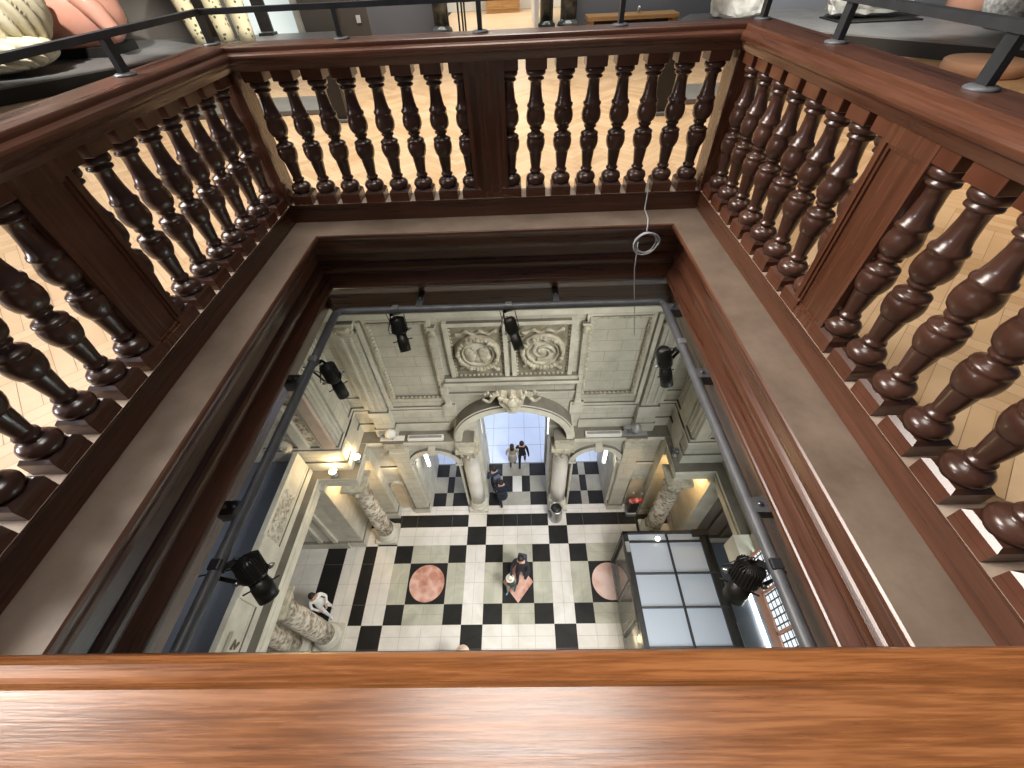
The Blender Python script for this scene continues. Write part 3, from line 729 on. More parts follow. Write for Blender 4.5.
# ---- front wall
fw = struct('wall_front', h(XC, .507, 1), 'carved limestone front wall of the hall with a tall central arch')
def arc(cx, cz, rx, rz, a0, a1, n): return [(cx+rx*math.cos(math.radians(a0+(a1-a0)*k/n)), cz-rz*math.sin(math.radians(a0+(a1-a0)*k/n))) for k in range(n+1)]
SAC, SAR, SAZ = .1755, .0475, .784        # side arch: centre offset from XC, radius, springing
for side in ('left', 'right'):
    X = mir(side)
    out = [(-.40, 1), (XC-SAC-SAR, 1)] + arc(XC-SAC, SAZ, SAR, SAR, 180, 0, 20) + [(XC-SAC+SAR, 1), (-.1435, 1), (-.1435, .683), (-.40, .683)]
    a = MB(); a.prism([(X(p[0]), p[1]) for p in out], fy, .490, .525, STONE); a.build('lower_wall', fw)
    a = MB(); bx(a, X(-.1437), X(-.096), .511, .56, 1, .683, STONEP); a.build('arch_pier', fw)
    a = MB(); o2 = arc(XC-SAC, SAZ, SAR+.0115, SAR+.0115, 180, 0, 20); i2 = arc(XC-SAC, SAZ, SAR, SAR, 0, 180, 20)
    a.prism([(X(p[0]), p[1]) for p in o2+i2], fy, .483, .491, STONEP, DUST)
    bx(a, X(XC-SAC-.007), X(XC-SAC+.007), .481, .491, SAZ-SAR-.018, SAZ-SAR+.006, STONEP)
    for s in (-1, 1): bx(a, X(XC-SAC+s*(SAR-.004)), X(XC-SAC+s*(SAR+.012)), .482, .492, SAZ-.006, SAZ+.002, STONEP, DUST)
    a.build('side_archivolt', fw)
    a = MB()                                   # reveals of the side bays
    bx(a, X(XC-SAC-SAR-.03), X(XC-SAC-SAR), .525, .616, 1, .70, STONEP)
    bx(a, X(XC-SAC+SAR), X(-.100), .525, .616, 1, .60, STONEP)
    a.build('bay_wall', fw)
    # cornice over the side arch with blocks over column and pilaster
    a = MB(); bx(a, X(-.335), X(-.1385), .475, .5075, .6822, .692, STONEP, DUST); bx(a, X(-.335), X(-.1385), .480, .50, .692, .701, STONEP, DUST); a.build('cornice', fw)
    a = MB()
    for x0, x1 in ((-.1405, -.1015), (-.286, -.244)):
        bx(a, X(x0), X(x1), .4715, .5, .6818, .699, CARVE, DUST); bx(a, X(x0+.002), X(x1-.002), .4745, .5, .699, .707, STONEP, DUST); bx(a, X(x0+.004), X(x1-.004), .4775, .5, .707, .722, STONEP, DUST)
    a.build('entablature_block', fw)
    # coursed pilaster beside the side arch, its foot and cap
    a = MB(); bx(a, X(-.281), X(-.249), .479, .492, 1, .722, STONE); bx(a, X(-.284), X(-.246), .475, .492, 1, .978, STONEP, DUST); bx(a, X(-.284), X(-.246), .475, .492, .734, .722, STONEP); a.build('pilaster', fw)
    # niche bay
    a = MB(); bx(a, X(-.325), X(-.286), .486, .491, .801, .794, STONEP, DUST)
    o3 = arc(-.3055, .879, .0185, .0185, 180, 0, 14); i3 = arc(-.3055, .879, .0155, .0155, 0, 180, 14)
    a.prism([(X(p[0]), p[1]) for p in [(-.324, .985)]+o3+[(-.287, .985), (-.290, .985)]+i3+[(-.321, .985)]], fy, .484, .4905, CARVE)
    nb = a.build('niche_surround', fw)
    a = MB(); a.prism([(X(p[0]), p[1]) for p in [(-.321, .985)]+arc(-.3055, .879, .0155, .0155, 180, 0, 14)+[(-.290, .985)]], fy, .4885, .4902, NICHE); a.build('niche_back', nb)
# upper storey with the head of the big arch
ex, ez, rx, rz = XC, .683, .105, .091
up = [(-.345, .683)] + arc(ex, ez, rx, rz, 180, 0, 36) + [(.305, .683), (.305, .18), (-.345, .18)]
a = MB(); a.prism(up, fy, .507, .535, STONE); a.build('upper_wall', fw)
a = MB(); a.prism(arc(ex, ez, rx+.0135, rz+.0135, 180, 0, 36)+arc(ex, ez, rx, rz, 0, 180, 36), fy, .475, .508, STONEP, DUST)
a.build('main_archivolt', fw)
a = MB(); a.prism(arc(ex, ez, rx+.0165, rz+.0165, 180, 0, 36)+arc(ex, ez, rx+.0135, rz+.0135, 0, 180, 36), fy, .4785, .508, STONEP, DUST); a.build('arch_rim', fw)
# string courses, plinths and dado of the upper storey
a = MB()
for x0, x1 in ((-.335, -.150), (.110, .295)):
    bx(a, x0, x1, .5035, .508, .683, .657, STONEP, DUST); bx(a, x0, x1, .5015, .508, .619, .612, STONEP, DUST); bx(a, x0, x1, .5035, .508, .612, .606, STONEP, DUST); bx(a, x0, x1, .5045, .508, .584, .577, STONEP, DUST)
a.build('string_course', fw)
a = MB(); bx(a, -.1395, .0995, .4925, .508, .5375, .530, STONEP, DUST); bx(a, -.137, .097, .497, .508, .530, .522, STONEP, DUST)
bx(a, -.137, .097, .502, .508, .572, .568, STONEP, DUST); bx(a, -.155, -.13, .502, .508, .632, .60, STONEP, DUST); bx(a, .09, .115, .502, .508, .632, .60, STONEP, DUST); a.build('sill', fw)
def frame(a, x0, x1, z0, z1, w, y, m, d=.508):
    bx(a, x0-w, x0, y, d, z0+w, z1-w, m); bx(a, x1, x1+w, y, d, z0+w, z1-w, m); bx(a, x0, x1, y, d, z0+w, z0, m, DUST); bx(a, x0, x1, y, d, z1, z1-w, m, DUST)
def beads(a, x0, x1, z0, z1, y, r, m):
    n = max(2, int(abs(x1-x0)*H/.10)); k = max(2, int(abs(z1-z0)*H/.10))
    for j in range(n+1):
        for z in (z0, z1): a.sphere(h(x0+(x1-x0)*j/n, y, z), r, m, 1)
    for j in range(1, k):
        for x in (x0, x1): a.sphere(h(x, y, z0+(z1-z0)*j/k), r, m, 1)
for sx in (1, -1):
    X = (lambda x: x) if sx == 1 else (lambda x: 2*XC-x)
    a = MB(); x0, x1 = sorted((X(-.240), X(-.151)))
    frame(a, x0, x1, .574, .40, .0085, .5015, STONEP); frame(a, x0-.001, x1+.001, .575, .399, .003, .499, CARVE)
    beads(a, x0, x1, .574, .40, .5015, .032, CARVE); a.build('panel_moulding', fw)
    # big and slender pilasters
    a = MB(); x0, x1 = sorted((X(-.294), X(-.262)))
    bx(a, x0, x1, .494, .508, .612, .414, STONE); bx(a, x0-.004, x1+.004, .4905, .508, .620, .606, STONEP, DUST); bx(a, x0-.002, x1+.002, .4925, .508, .657, .618, STONE, DUST); bx(a, x0-.005, x1+.005, .490, .508, .683, .657, STONE, DUST)
    for q in (x0-.0105, x1+.003): bx(a, q, q+.0075, .499, .508, .606, .395, STONEP)
    for q in (x0+.007, x1-.011): bx(a, q, q+.004, .4915, .495, .600, .418, STONEP)
    a.build('pilaster', fw)
    a = MB(); bx(a, x0-.003, x1+.003, .491, .508, .396, .390, STONEP, DUST); a.lathe([(.16, 0), (.17, .05), (.19, .12), (.23, .20), (.24, .24)], h((x0+x1)/2, .503, .414), CARVE, 16)
    for q in (x0+.003, x1-.003):
        a.sphere(h(q, .496, .399), .075, CARVE, 2)
        a.sphere(h(q, .495, .408), .05, CARVE, 1)
    bx(a, x0-.001, x1+.001, .495, .508, .416, .412, STONEP); a.build('pilaster_capital', fw)
    a = MB(); x0, x1 = sorted((X(-.147), X(-.138)))
    bx(a, x0, x1, .500, .508, .600, .428, STONE)
    bx(a, x0-.002, x1+.002, .498, .508, .604, .594, STONEP); bx(a, x0-.002, x1+.002, .4975, .508, .412, .407, STONEP, DUST)
    a.sphere(h((x0+x1)/2, .4985, .420), .085, CARVE, 2, (1, .6, 1.1)); a.build('slender_pilaster', fw)
# frieze above
a = MB(); bx(a, -.335, .295, .4975, .508, .388, .375, STONEP, DUST); bx(a, -.335, .295, .4925, .508, .375, .330, STONE, DUST); a.build('frieze', fw)
# relief panels with a roundel each
for x0, x1, cx, lab in ((-.117, -.030, -.0735, 'carved stone panel with a round portrait medallion, left of the pair above the arch'),
                        (-.010, .079, .0345, 'carved stone panel with a round swirling medallion, right of the pair above the arch')):
    cz = .4665
    t = thing('relief_panel', h(cx, .507, .522), lab, 'relief', 'pair of roundel reliefs above the central arch')
    a = MB(); frame(a, x0, x1, .523, .409, .0075, .500, STONEP, .5075); bx(a, x0, x1, .5062, .5075, .523, .409, DARKL); beads(a, x0+.001, x1-.001, .522, .41, .5045, .038, CARVE); a.build('frame', t)
    ctr = h(cx, .506, cz); rr = .0375*H
    a = MB()
    a.lathe([(rr*.62, 0), (rr*.65, .10), (rr*.70, .12), (rr*.73, .03), (rr*.79, .03), (rr*.84, .11), (rr*.93, .13), (rr*1.0, .06), (rr*1.02, 0)], ctr, CARVE, 48, (0, -1, 0))
    for k in range(34):
        an = 2*PI*k/34; a.sphere(ctr+Vector((math.cos(an)*rr*.885, -.12, math.sin(an)*rr*.885)), .042 + .012*(k % 3), CARVE, 1)
    a.build('wreath', t)
    a = MB(); a.lathe([(rr*.64, .0), (rr*.60, .02), (rr*.45, .045), (.001, .06)], ctr, STONEP, 40, (0, -1, 0))
    if cx < -.05:
        for dx, dz, r, s in ((-.20, .02, .11, 1), (-.17, -.12, .13, .8), (.10, .03, .12, 1), (.14, -.12, .15, .8), (.0, -.17, .10, .8), (-.10, .12, .05, 1), (.18, .12, .05, 1)):
            a.sphere(ctr+Vector((dx*1.0, -.06, dz)), r, CARVE, 2, (1, .4*s, 1.1))
    else:
        for q in range(3):
            pts = [ctr+Vector((.25*(1-k/22)*math.cos(q*2.1+k*.2), -.075, .24*(1-k/22)*math.sin(q*2.1+k*.2))) for k in range(20)]
            a.tube(pts, [.045*(1-k/30) for k in range(20)], CARVE, 8)
        a.sphere(ctr+Vector((0, -.06, 0)), .10, CARVE, 2, (1, .5, 1))
    a.build('medallion', t)
    for base, sg in ((-.475, 1), (.55, -1)):
        a = MB(); pts = [ctr+Vector((-.44+.88*k/20, -.03-.015*math.cos(k), base+sg*(.05*math.sin(k*.9)))) for k in range(21)]
        a.tube(pts, [.022+.020*abs(math.sin(k*.9)) for k in range(21)], CARVE, 8); a.build('ribbon', t)
# carved keystone
t = thing('keystone', h(XC, .475, .555), 'pale carved keystone shield at the crown of the central arch', 'carving')
kc = h(XC-.0005, .470, .553)
a = MB(); a.prism([(-.30, .20), (-.22, .24), (-.1, .20), (0, .25), (.1, .20), (.22, .24), (.30, .20), (.27, -.02), (.15, -.20), (0, -.33), (-.15, -.20), (-.27, -.02)], lambda p, q: kc+Vector((p[0], q, p[1])), -.10, .12, CARVE)
for dx, dz, r in ((0, .02, .15), (-.14, .10, .09), (.14, .10, .09), (0, -.14, .09), (-.24, .19, .07), (.24, .19, .07), (0, .22, .07)): a.sphere(kc+Vector((dx, -.10, dz)), r, CARVE, 2, (1, .6, 1))
a.build('shield', t)
a = MB()
for sx in (-1, 1):
    a.tube([kc+Vector((sx*(.26+.05*k), .02, .14+.09*math.sin(k*.9)-.02*k)) for k in range(9)], [.06-.004*k for k in range(9)], CARVE, 8)
    for k in range(5): a.sphere(kc+Vector((sx*(.32+.07*k), .02, .26-.05*(k % 3))), .05, CARVE, 1)
a.build('foliage', t)
a = MB(); a.prism([(-.11, -.28), (.11, -.28), (.10, -.42), (-.10, -.42)], lambda p, q: kc+Vector((p[0], q, p[1])), -.05, .12, STONEP); a.build('block', t)

# entrance wall with three openings onto the bright paving
ew = struct('wall_entrance', h(XC, .62, 1), 'inner entrance wall with openings onto the bright paving')
for x0, x1 in ((-.36, XC-SAC-SAR+.0), (XC-SAC+SAR-.002, -.0985), (.0545, XC+SAC-SAR+.002), (XC+SAC+SAR, .32)):
    a = MB(); bx(a, x0, x1, .616, .632, 1, .72, STONEP); a.build('jamb', ew)
for x0, x1 in ((-.1, .056),): a = MB(); bx(a, x0, x1, .612, .632, .70, .60, STONEP); a.build('lintel', ew)

# ---- side walls
for side in ('left', 'right'):
    X = mir(side)
    w = struct('wall_'+side, h(X(-.42), .3, 1), 'stepped limestone wall on the %s side of the hall' % side)
    a = MB(); bx(a, X(-.396), X(-.325), .465, .491, .999, .70, STONE); bx(a, X(-.399), X(-.322), .461, .491, .999, .972, STONEP, DUST); a.build('corner_pier', w)
    a = MB(); bx(a, X(-.43), X(-.396), .393, .53, .999, .72, STONE if side == 'left' else STONEP); bx(a, X(-.43), X(-.3925), .389, .47, .999, .972, STONEP, DUST); a.build('pier', w)
    a = MB(); bx(a, X(-.66), X(-.43), .393, .43, .999, .70, STONEP if side == 'left' else BROWND)
    for q in (-.455, -.492, -.54): bx(a, X(q), X(q-.010), .388, .394, .97, .74, STONEP if side == 'left' else BROWND)
    bx(a, X(-.60), X(-.43), .386, .394, .999, .972, STONEP, DUST); a.build('return_wall', w)
    a = MB(); bx(a, X(-.66), X(-.60), -.13, .43, .999, .70, STONEP); a.build('outer_wall', w)
    plan = [(-.32, .53), (-.32, .396), (-.395, .396), (-.395, -.13), (-.45, -.13), (-.45, .53)]
    def off(d): return [(-.32-d, .53), (-.32-d, .396+d), (-.395-d, .396+d), (-.395-d, -.13), (-.45, -.13), (-.45, .53)]
    a = MB()
    for d, z0, z1 in ((0, .683, .688), (.003, .688, .693), (.008, .693, .706), (.006, .706, .709), (.0095, .709, .721), (.0115, .721, .732)):
        a.prism([(X(p[0]), p[1]) for p in off(d)], lambda p, q: h(p[0], p[1], q), z1, z0, STONEP)
    i = a.mi(DUST); a.b.normal_update()
    for f in a.b.faces:
        if abs(f.normal.z) > .9 and abs(f.calc_center_median().z - H*(1-.683)) < .01: f.material_index = i
    a.build('entablature', w, recalc=True)
    # upper storey corner block with dado, pilasters and panels
    a = MB(); bx(a, X(-.47), X(-.335), .418, .508, .683, .18, STONE); a.build('upper_wall', w)
    a = MB()
    for z0, z1, d in ((.683, .657, .0035), (.619, .612, .006), (.612, .606, .0035)):
        bx(a, X(-.47), X(-.335+d), .418-d, .507, z0, z1, STONEP, DUST)
    a.build('string_course', w)
    a = MB(); bx(a, X(-.336), X(-.330), .446, .478, .606, .40, STONE); bx(a, X(-.336), X(-.328), .442, .482, .657, .612, STONE, DUST); bx(a, X(-.336), X(-.327), .443, .481, .40, .385, CARVE); a.build('pilaster', w)
    a = MB()
    for q in (.426, .438, .487, .499): bx(a, X(-.336), X(-.3325), q, q+.004, .60, .39, STONEP)
    a.build('panel_moulding', w)
    a = MB(); bx(a, X(-.358), X(-.338), .411, .419, .606, .39, PINKS if side == 'left' else STONEP); bx(a, X(-.364), X(-.361), .413, .419, .606, .39, STONEP)
    bx(a, X(-.402), X(-.384), .411, .419, .606, .39, STONEP); a.build('return_pilaster', w)
    a = MB(); bx(a, X(-.382), X(-.366), .4165, .4185, .597, .40, MARV); a.build('marble_panel', w)
# carved boss at the far end of the left return
a = MB(); c = h(-.424, .412, .596); a.sphere(c, .17, CARVE, 3, (.9, .7, 1.15)); a.sphere(c+Vector((.03, -.11, -.02)), .05, CARVE, 2); a.sphere(c+Vector((-.03, -.1, .05)), .035, CARVE, 1); a.sphere(c+Vector((.09, -.09, .05)), .035, CARVE, 1)
tag(a.build('carved_head', loc=c), 'small carved stone head on the wall above the left lamp', 'carving')
# left parapet with carved lattice, slate-blue roof strip behind
wp = struct('trim_5', h(-.42, .2, .683), 'pale stone parapet above the left cornice')
a = MB(); bx(a, -.4175, -.4125, -.13, .4145, .6829, .622, STONEP); a.build('parapet_wall', wp)
a = MB(); bx(a, -.4185, -.4100, -.13, .412, .622, .616, STONEP); bx(a, -.417, -.4085, -.13, .412, .683, .668, STONEP, DUST); bx(a, -.417, -.411, -.13, .412, .668, .664, STONEP)
bx(a, -.418, -.4085, .172, .262, .668, .6165, STONEP); a.build('coping', wp)
a = MB(); 
for k in range(4):
    y0 = .266+.02*k; y1 = y0+.02
    for p, q in (((y0, .658), (y1, .630)), ((y0, .630), (y1, .658))): a.tube([h(-.411, p[0], p[1]), h(-.411, q[0], q[1])], .032, STONEP, 6)
    a.sphere(h(-.411, (y0+y1)/2, .644), .05, CARVE, 1)
a.build('lattice', wp)
a = MB(); bx(a, -.4125, -.4117, .266, .346, .661, .627, MARV); a.build('lattice_ground', wp)
a = MB(); c = h(-.411, .119, .645); a.prism([(-.18, .16), (.18, .16), (.18, -.02), (0, -.22), (-.18, -.02)], lambda p, q: c+Vector((q, p[0], p[1])), 0, .06, STONEP); a.tube([c+Vector((.07, -.08, .08)), c+Vector((.07, .06, .04)), c+Vector((.07, -.05, -.03)), c+Vector((.07, .05, -.1))], .025, BROWND, 6); a.build('shield', wp)
a = MB(); bx(a, -.80, -.4186, -.13, .412, .655, .645, SLATE); tag(a.build('floor'), 'slate-blue roof strip behind the left parapet', None, None, 'structure')
a = MB(); bx(a, -.83, -.80, -.13, .45, .66, .2, NAVYM); bx(a, -.80, -.47, .418, .45, .66, .2, STONEP); tag(a.build('wall_recess'), 'dark end wall behind the slate-blue strip', None, None, 'structure')
# right: leaded windows standing on the cornice
ww = struct('window_2', h(.372, .1, .683), 'row of daylit leaded windows on the right cornice')
a = MB(); bx(a, .3535, .357, -.12, .238, .6785, .575, LEADG); a.build('pane', ww)
a = MB()
for k in range(36): bx(a, .3528, .3538, -.119+.01*k-.0009, -.119+.01*k+.0009, .6785, .575, LEADM)
for k in range(9): bx(a, .3528, .3538, -.12, .238, .6785-.0115*k+.0007, .6785-.0115*k-.0007, LEADM)
a.build('lead_bars', ww)
a = MB()
for k in range(7): bx(a, .3515, .359, -.075+.052*k-.002, -.075+.052*k+.002, .6828, .57, TERRA)
bx(a, .3515, .359, -.125, .238, .6828, .6785, TERRA); bx(a, .3515, .36, -.125, .238, .575, .55, STONEP); a.build('mullions', ww)
a = MB(); bx(a, .3535, .3565, -.12, .236, .706, .6835, TERRA); a.build('sill_board', ww)  # warm light on the cornice face, put in as a terracotta-coloured strip
a = MB(); bx(a, .362, .41, .242, .270, .6829, .45, STONE); bx(a, .336, .41, .240, .272, .715, .672, STONEP); bx(a, .372, .41, .262, .418, .6829, .18, STONE); tag(a.build('wall_pier', loc=h(.38, .25, .683)), 'warm lit stone pier above the right cornice', None, None, 'structure')
# navy slatted gate along the left outer wall
t = thing('slatted_gate', h(-.585, .3, 1), 'dark navy slatted gate along the far left wall of the hall', 'gate')
a = MB(); bx(a, -.599, -.592, .12, .386, .995, .80, NAVYM); a.build('backing', t)
a = MB()
for k in range(34): bx(a, -.592, -.583, .122+.0078*k, .1255+.0078*k, .99, .80, NAVYM)
a.build('slats', t)
# back of the hall, under the viewer
a = MB(); bx(a, -.75, .72, -.16, -.13, 1, .15, STONEP); tag(a.build('wall_near'), 'hall wall under the viewer', None, None, 'structure')
a = MB(); bx(a, .64, .68, -.14, .45, 1, .15, STONEP); tag(a.build('wall_outer'), 'outer wall right of the hall', None, None, 'structure')
a = MB(); bx(a, -.87, -.83, -.14, .47, 1, .15, STONEP); tag(a.build('wall_outer'), 'outer wall left of the hall', None, None, 'structure')

# ---- columns
def column(x, y, r, ztop, m, label, group=None):
    p = h(x, y, 1); ht = H*(1-ztop); rm = r*H
    t = thing('marble_column', p, label, 'column', group); t['kind'] = 'thing'
    a = MB(); k = rm*1.32
    a.box(p+Vector((-k, -k, .001)), p+Vector((k, k, .14)), STONEP)
    a.lathe([(rm*1.3, .14), (rm*1.36, .18), (rm*1.36, .23), (rm*1.26, .27), (rm*1.12, .29), (rm*1.14, .33), (rm*1.22, .36), (rm*1.2, .40), (rm*1.05, .42), (rm*1.02, .45)], p, STONEP, 28); a.build('base', t)
    a = MB(); a.lathe([(rm, .44), (rm*1.0, ht*.35), (rm*.95, ht*.7), (rm*.86, ht-.50), (rm*.90, ht-.49), (rm*.90, ht-.46)], p, m, 32); a.build('shaft', t)
    a = MB(); a.lathe([(rm*.88, ht-.47), (rm*.92, ht-.40), (rm*.98, ht-.28), (rm*1.15, ht-.16), (rm*1.28, ht-.10), (rm*1.25, ht-.08)], p, CARVE, 28)
    for q in range(8):
        an = 2*PI*q/8; d = Vector((math.cos(an), math.sin(an), 0))
        a.tube([p+d*rm*.9+Vector((0, 0, ht-.44)), p+d*rm*1.05+Vector((0, 0, ht-.32)), p+d*rm*1.25+Vector((0, 0, ht-.24)), p+d*rm*1.22+Vector((0, 0, ht-.28))], [.05, .05, .035, .02], CARVE, 6)
    k = rm*1.3; a.box(p+Vector((-k, -k, ht-.09)), p+Vector((k, k, ht-.002)), CARVE); a.build('capital', t)
column(-.1205, .4965, .0182, .722, MARW, 'pale marble column on the left of the central arch')
column(.0805, .4965, .0182, .722, MARW, 'pale marble column on the right of the central arch, behind the metal bin')
column(-.3435, .4185, .0190, .732, MARV, 'brown veined marble column in the far left corner under the glowing lamps')
column(.3035, .4185, .0190, .732, MARV, 'brown veined marble column in the far right corner behind the glazed booth')
column(-.4245, .196, .0200, .732, MARV, 'thick veined marble column on the left, beside the person in white')
column(-.4850, .178, .0190, .732, MARV, 'veined marble column on the left, half hidden behind the thicker one')
# ------------------------------------------------------------------ glazed booth in the hall
zb = .83
t = thing('glass_booth', h(.27, .24, 1), 'black-framed glazed entrance booth with a frosted glass roof at the right of the hall', 'booth')
bx0, bx1, by0, by1 = .196, .366, .06, .347
a = MB()
w = .0055
for x in (bx0, .3535-.004): bx(a, x, x+.010, by0, by1, zb, zb+.018, BLACKM)
bx(a, bx1-.004, bx1, by0, by1, zb, zb+.018, BLACKM)
for y in (by0, by1-.005): bx(a, bx0, bx1, y, y+.005, zb, zb+.018, BLACKM)
for x in (bx0, bx1-.008):
    for y in (by0, by1-.008): bx(a, x, x+.008, y, y+.008, zb+.01, .9995, BLACKM)
bx(a, bx1-.03, bx1, by1-.012, by1, zb-.004, zb+.03, BLACKM)
a.build('frame', t)
a = MB(); bx(a, .282, .2845, by0+.005, by1-.005, zb-.001, zb+.012, BLACKM)
for y in (.3245, .2635, .2045, .1425, .085): bx(a, bx0+.01, .3535, y, y+.0025, zb-.001, zb+.012, STEEL if y < .3 else BLACKM)
for y in (.2635, .2045, .1425): bx(a, .3535, bx1-.004, y, y+.0015, zb-.001, zb+.01, STEEL)
a.build('roof_bars', t)
a = MB(); bx(a, bx0+.008, bx1-.004, by0+.004, by1-.004, zb+.006, zb+.009, ROOFG); a.build('roof_glass', t)
a = MB(); bx(a, bx0+.003, bx0+.005, by0+.008, .19, zb+.018, .992, SIDEG); bx(a, bx0+.003, bx0+.005, .262, by1-.008, zb+.018, .992, SIDEG); bx(a, bx0+.008, bx1-.008, by1-.005, by1-.003, zb+.018, .992, SIDEG); a.build('side_glass', t)
a = MB()
for y in (.19, .262): bx(a, bx0+.001, bx0+.005, y-.0015, y+.0015, zb+.018, .9995, STEEL)
bx(a, bx0, bx0+.005, by0, .19, .990, .9995, GALVN); bx(a, bx0, bx0+.005, .262, by1, .990, .9995, GALVN); bx(a, bx0, bx1, by1-.006, by1, .990, .9995, STEEL); a.build('side_frame', t)
a = MB()
for k in range(14): bx(a, bx0+.0025, bx0+.0055, .266+.0045*k, .2678+.0045*k, .955, .985, GALVN)
a.build('glass_marking', t)
dd = MB()
for z0, z1, y0, y1 in ((.850, .855, .194, .258), (.994, .9985, .194, .258), (.850, .9985, .194, .197), (.850, .9985, .255, .258)): bx(dd, .1965, .1985, y0, y1, z0, z1, GALVN)
o = dd.build('door', t); a = MB(); bx(a, .1972, .1978, .197, .255, .855, .994, SIDEG); a.build('door_glass', o)
a = MB(); a.tube([h(.1965, .205, .92), h(.1955, .205, .922), h(.1955, .205, .945), h(.1965, .205, .947)], .014, CHROME, 8); a.build('door_handle', o)
a = MB(); bx(a, bx0+.001, bx0+.009, .305, .325, zb-.003, zb, GALVN); a.build('sign_plate', t)
a = MB(); a.sphere(h(.262, .328, zb-.006), .06, TUBE, 2); tag(a.build('roof_lamp', loc=h(.262, .328, zb-.004)), 'small bright lamp on the roof edge of the glazed booth', 'lamp')

a = MB(); bx(a, .484, .490, .10, .285, .9985, .994, TUBE); tag(a.build('floor_light_strip', loc=h(.487, .2, 1)), 'bright light strip along the floor right of the glazed booth', 'light fitting')  # glowing strip put in for a bright streak; no fitting there
# metal bin, collection stand, lamps on the cornice
t = thing('litter_bin', h(.0745, .456, 1), 'shiny cylindrical metal bin at the foot of the right arch column', 'bin')
a = MB(); a.lathe([(.19, 0), (.205, .02), (.205, .60), (.215, .62), (.215, .70), (.205, .72), (.175, .72), (.17, .68)], h(.0745, .456, 1), CHROME, 28); a.build('body', t)
a = MB(); a.lathe([(.001, .66), (.17, .66), (.17, .685), (.001, .685)], h(.0745, .456, 1), BLACKM, 28); a.build('opening', t)
t = thing('collection_stand', h(.262, .462, 1), 'black stand with red display against the pilaster right of the arches', 'stand')
MB().box(h(.252, .455, .9995), h(.276, .47, .985), GALVN, bev=.01).build('foot', t)
MB().box(h(.254, .458, .985), h(.275, .47, .935), BLACKM, bev=.01).build('box', t)
a = MB(); REDM = mottled('red_print', (.35, .02, .02), (.50, .05, .05), 6, .4)
for q in range(6): a.sphere(h(.257+.0032*q, .463, .930-.002*(q % 2)), .12, REDM if q % 3 else mottled('pink_print', (.60, .22, .22), (.70, .32, .30), 6, .4), 2, (1, .7, .8))
a.build('red_display', t)
for x in (.2545, .2745): MB().lathe([(.012, 0), (.012, .55), (.03, .56), (.045, .60), (.03, .64), (.001, .65)], h(x, .466, .945), CHROME, 12).build('bar', t)
def ledge_lamp(p, lit, label):
    t = thing('ledge_lamp', p, label, 'lamp')
    MB().lathe([(.07, 0), (.08, .02), (.05, .05), (.03, .08), (.03, .14)], p, GALVN, 16).build('base', t)
    a = MB(); a.sphere(p+Vector((0, 0, .19)), .075, GLOW if lit else LENS, 2); a.build('bulb', t)
    a = MB(); a.lathe([(.04, .12), (.08, .15), (.10, .20), (.095, .20), (.07, .15)], p, GALVN, 16); a.build('reflector', t)
ledge_lamp(h(-.325, .4345, .683), True, 'glowing warm lamp on the left cornice, the right one of the two')
ledge_lamp(h(-.362, .4035, .683), True, 'glowing warm lamp on the left cornice, the left one of the two')
ledge_lamp(h(.288, .432, .683), False, 'small unlit lamp on the right cornice corner')
def trough(x0, x1, label):
    t = thing('light_trough', h((x0+x1)/2, .48, .683), label, 'light fitting', 'strip light fittings lying on the front cornice')
    a = MB(); bx(a, x0, x1, .4775, .4885, .6828, .6745, MARW, None, .01); a.build('housing', t)
    a = MB(); bx(a, x0+.003, x1-.003, .480, .486, .6746, .6738, GALVN); a.build('cover', t)
trough(-.235, -.163, 'long pale strip light fitting lying on the cornice over the left side arch')
trough(.123, .195, 'long pale strip light fitting lying on the cornice over the right side arch')
def camera_unit(p, label, m):
    t = thing('security_camera', p, label, 'camera')
    a = MB(); a.box(p+Vector((-.32, -.06, 0)), p+Vector((.32, .10, .035)), m, bev=.01); a.build('bracket', t)
    a = MB(); a.lathe([(.05, .03), (.05, .14), (.12, .18), (.15, .26), (.11, .34), (.04, .40), (.001, .42)], p, m, 18); a.build('dome', t)
    a = MB(); a.box(p+Vector((-.30, -.02, .16)), p+Vector((-.08, .10, .28)), BLACKM if m is STEEL else GALVN, bev=.01); a.build('camera_body', t)
    a = MB(); a.lathe([(.05, 0), (.05, .05), (.001, .052)], p+Vector((-.19, -.02, .22)), LENS, 14, (0, -1, -.3)); a.build('lens', t)
camera_unit(h(-.268, .484, .683), 'white camera unit on the cornice over the left pilaster', MARW)
camera_unit(h(.222, .484, .683), 'pale and dark camera unit on the cornice over the right pilaster', GALVN)
# wall tubes glowing inside the arches
def glow_tube(p, label):
    t = thing('wall_tube_lamp', p, label, 'lamp')
    a = MB(); a.tube([p+Vector((0, 0, -.42)), p+Vector((0, 0, .42))], .045, TUBE, 12); a.build('tube', t)
    a = MB(); a.box(p+Vector((-.06, .03, -.48)), p+Vector((.06, .08, .48)), GALVN); a.box(p+Vector((-.06, -.06, -.48)), p+Vector((.06, .05, -.43)), GALVN); a.box(p+Vector((-.06, -.06, .43)), p+Vector((.06, .05, .48)), GALVN); a.build('fitting', t)
glow_tube(h(-.1, .56, .745), 'glowing vertical tube lamp inside the left of the central arch')
glow_tube(h(.058, .56, .745), 'glowing vertical tube lamp inside the right of the central arch')
glow_tube(h(-.221, .505, .785), 'glowing tube lamp inside the left side arch')  # side arches: glowing tubes added in place of lit gaps
glow_tube(h(.181, .505, .785), 'glowing tube lamp inside the right side arch')

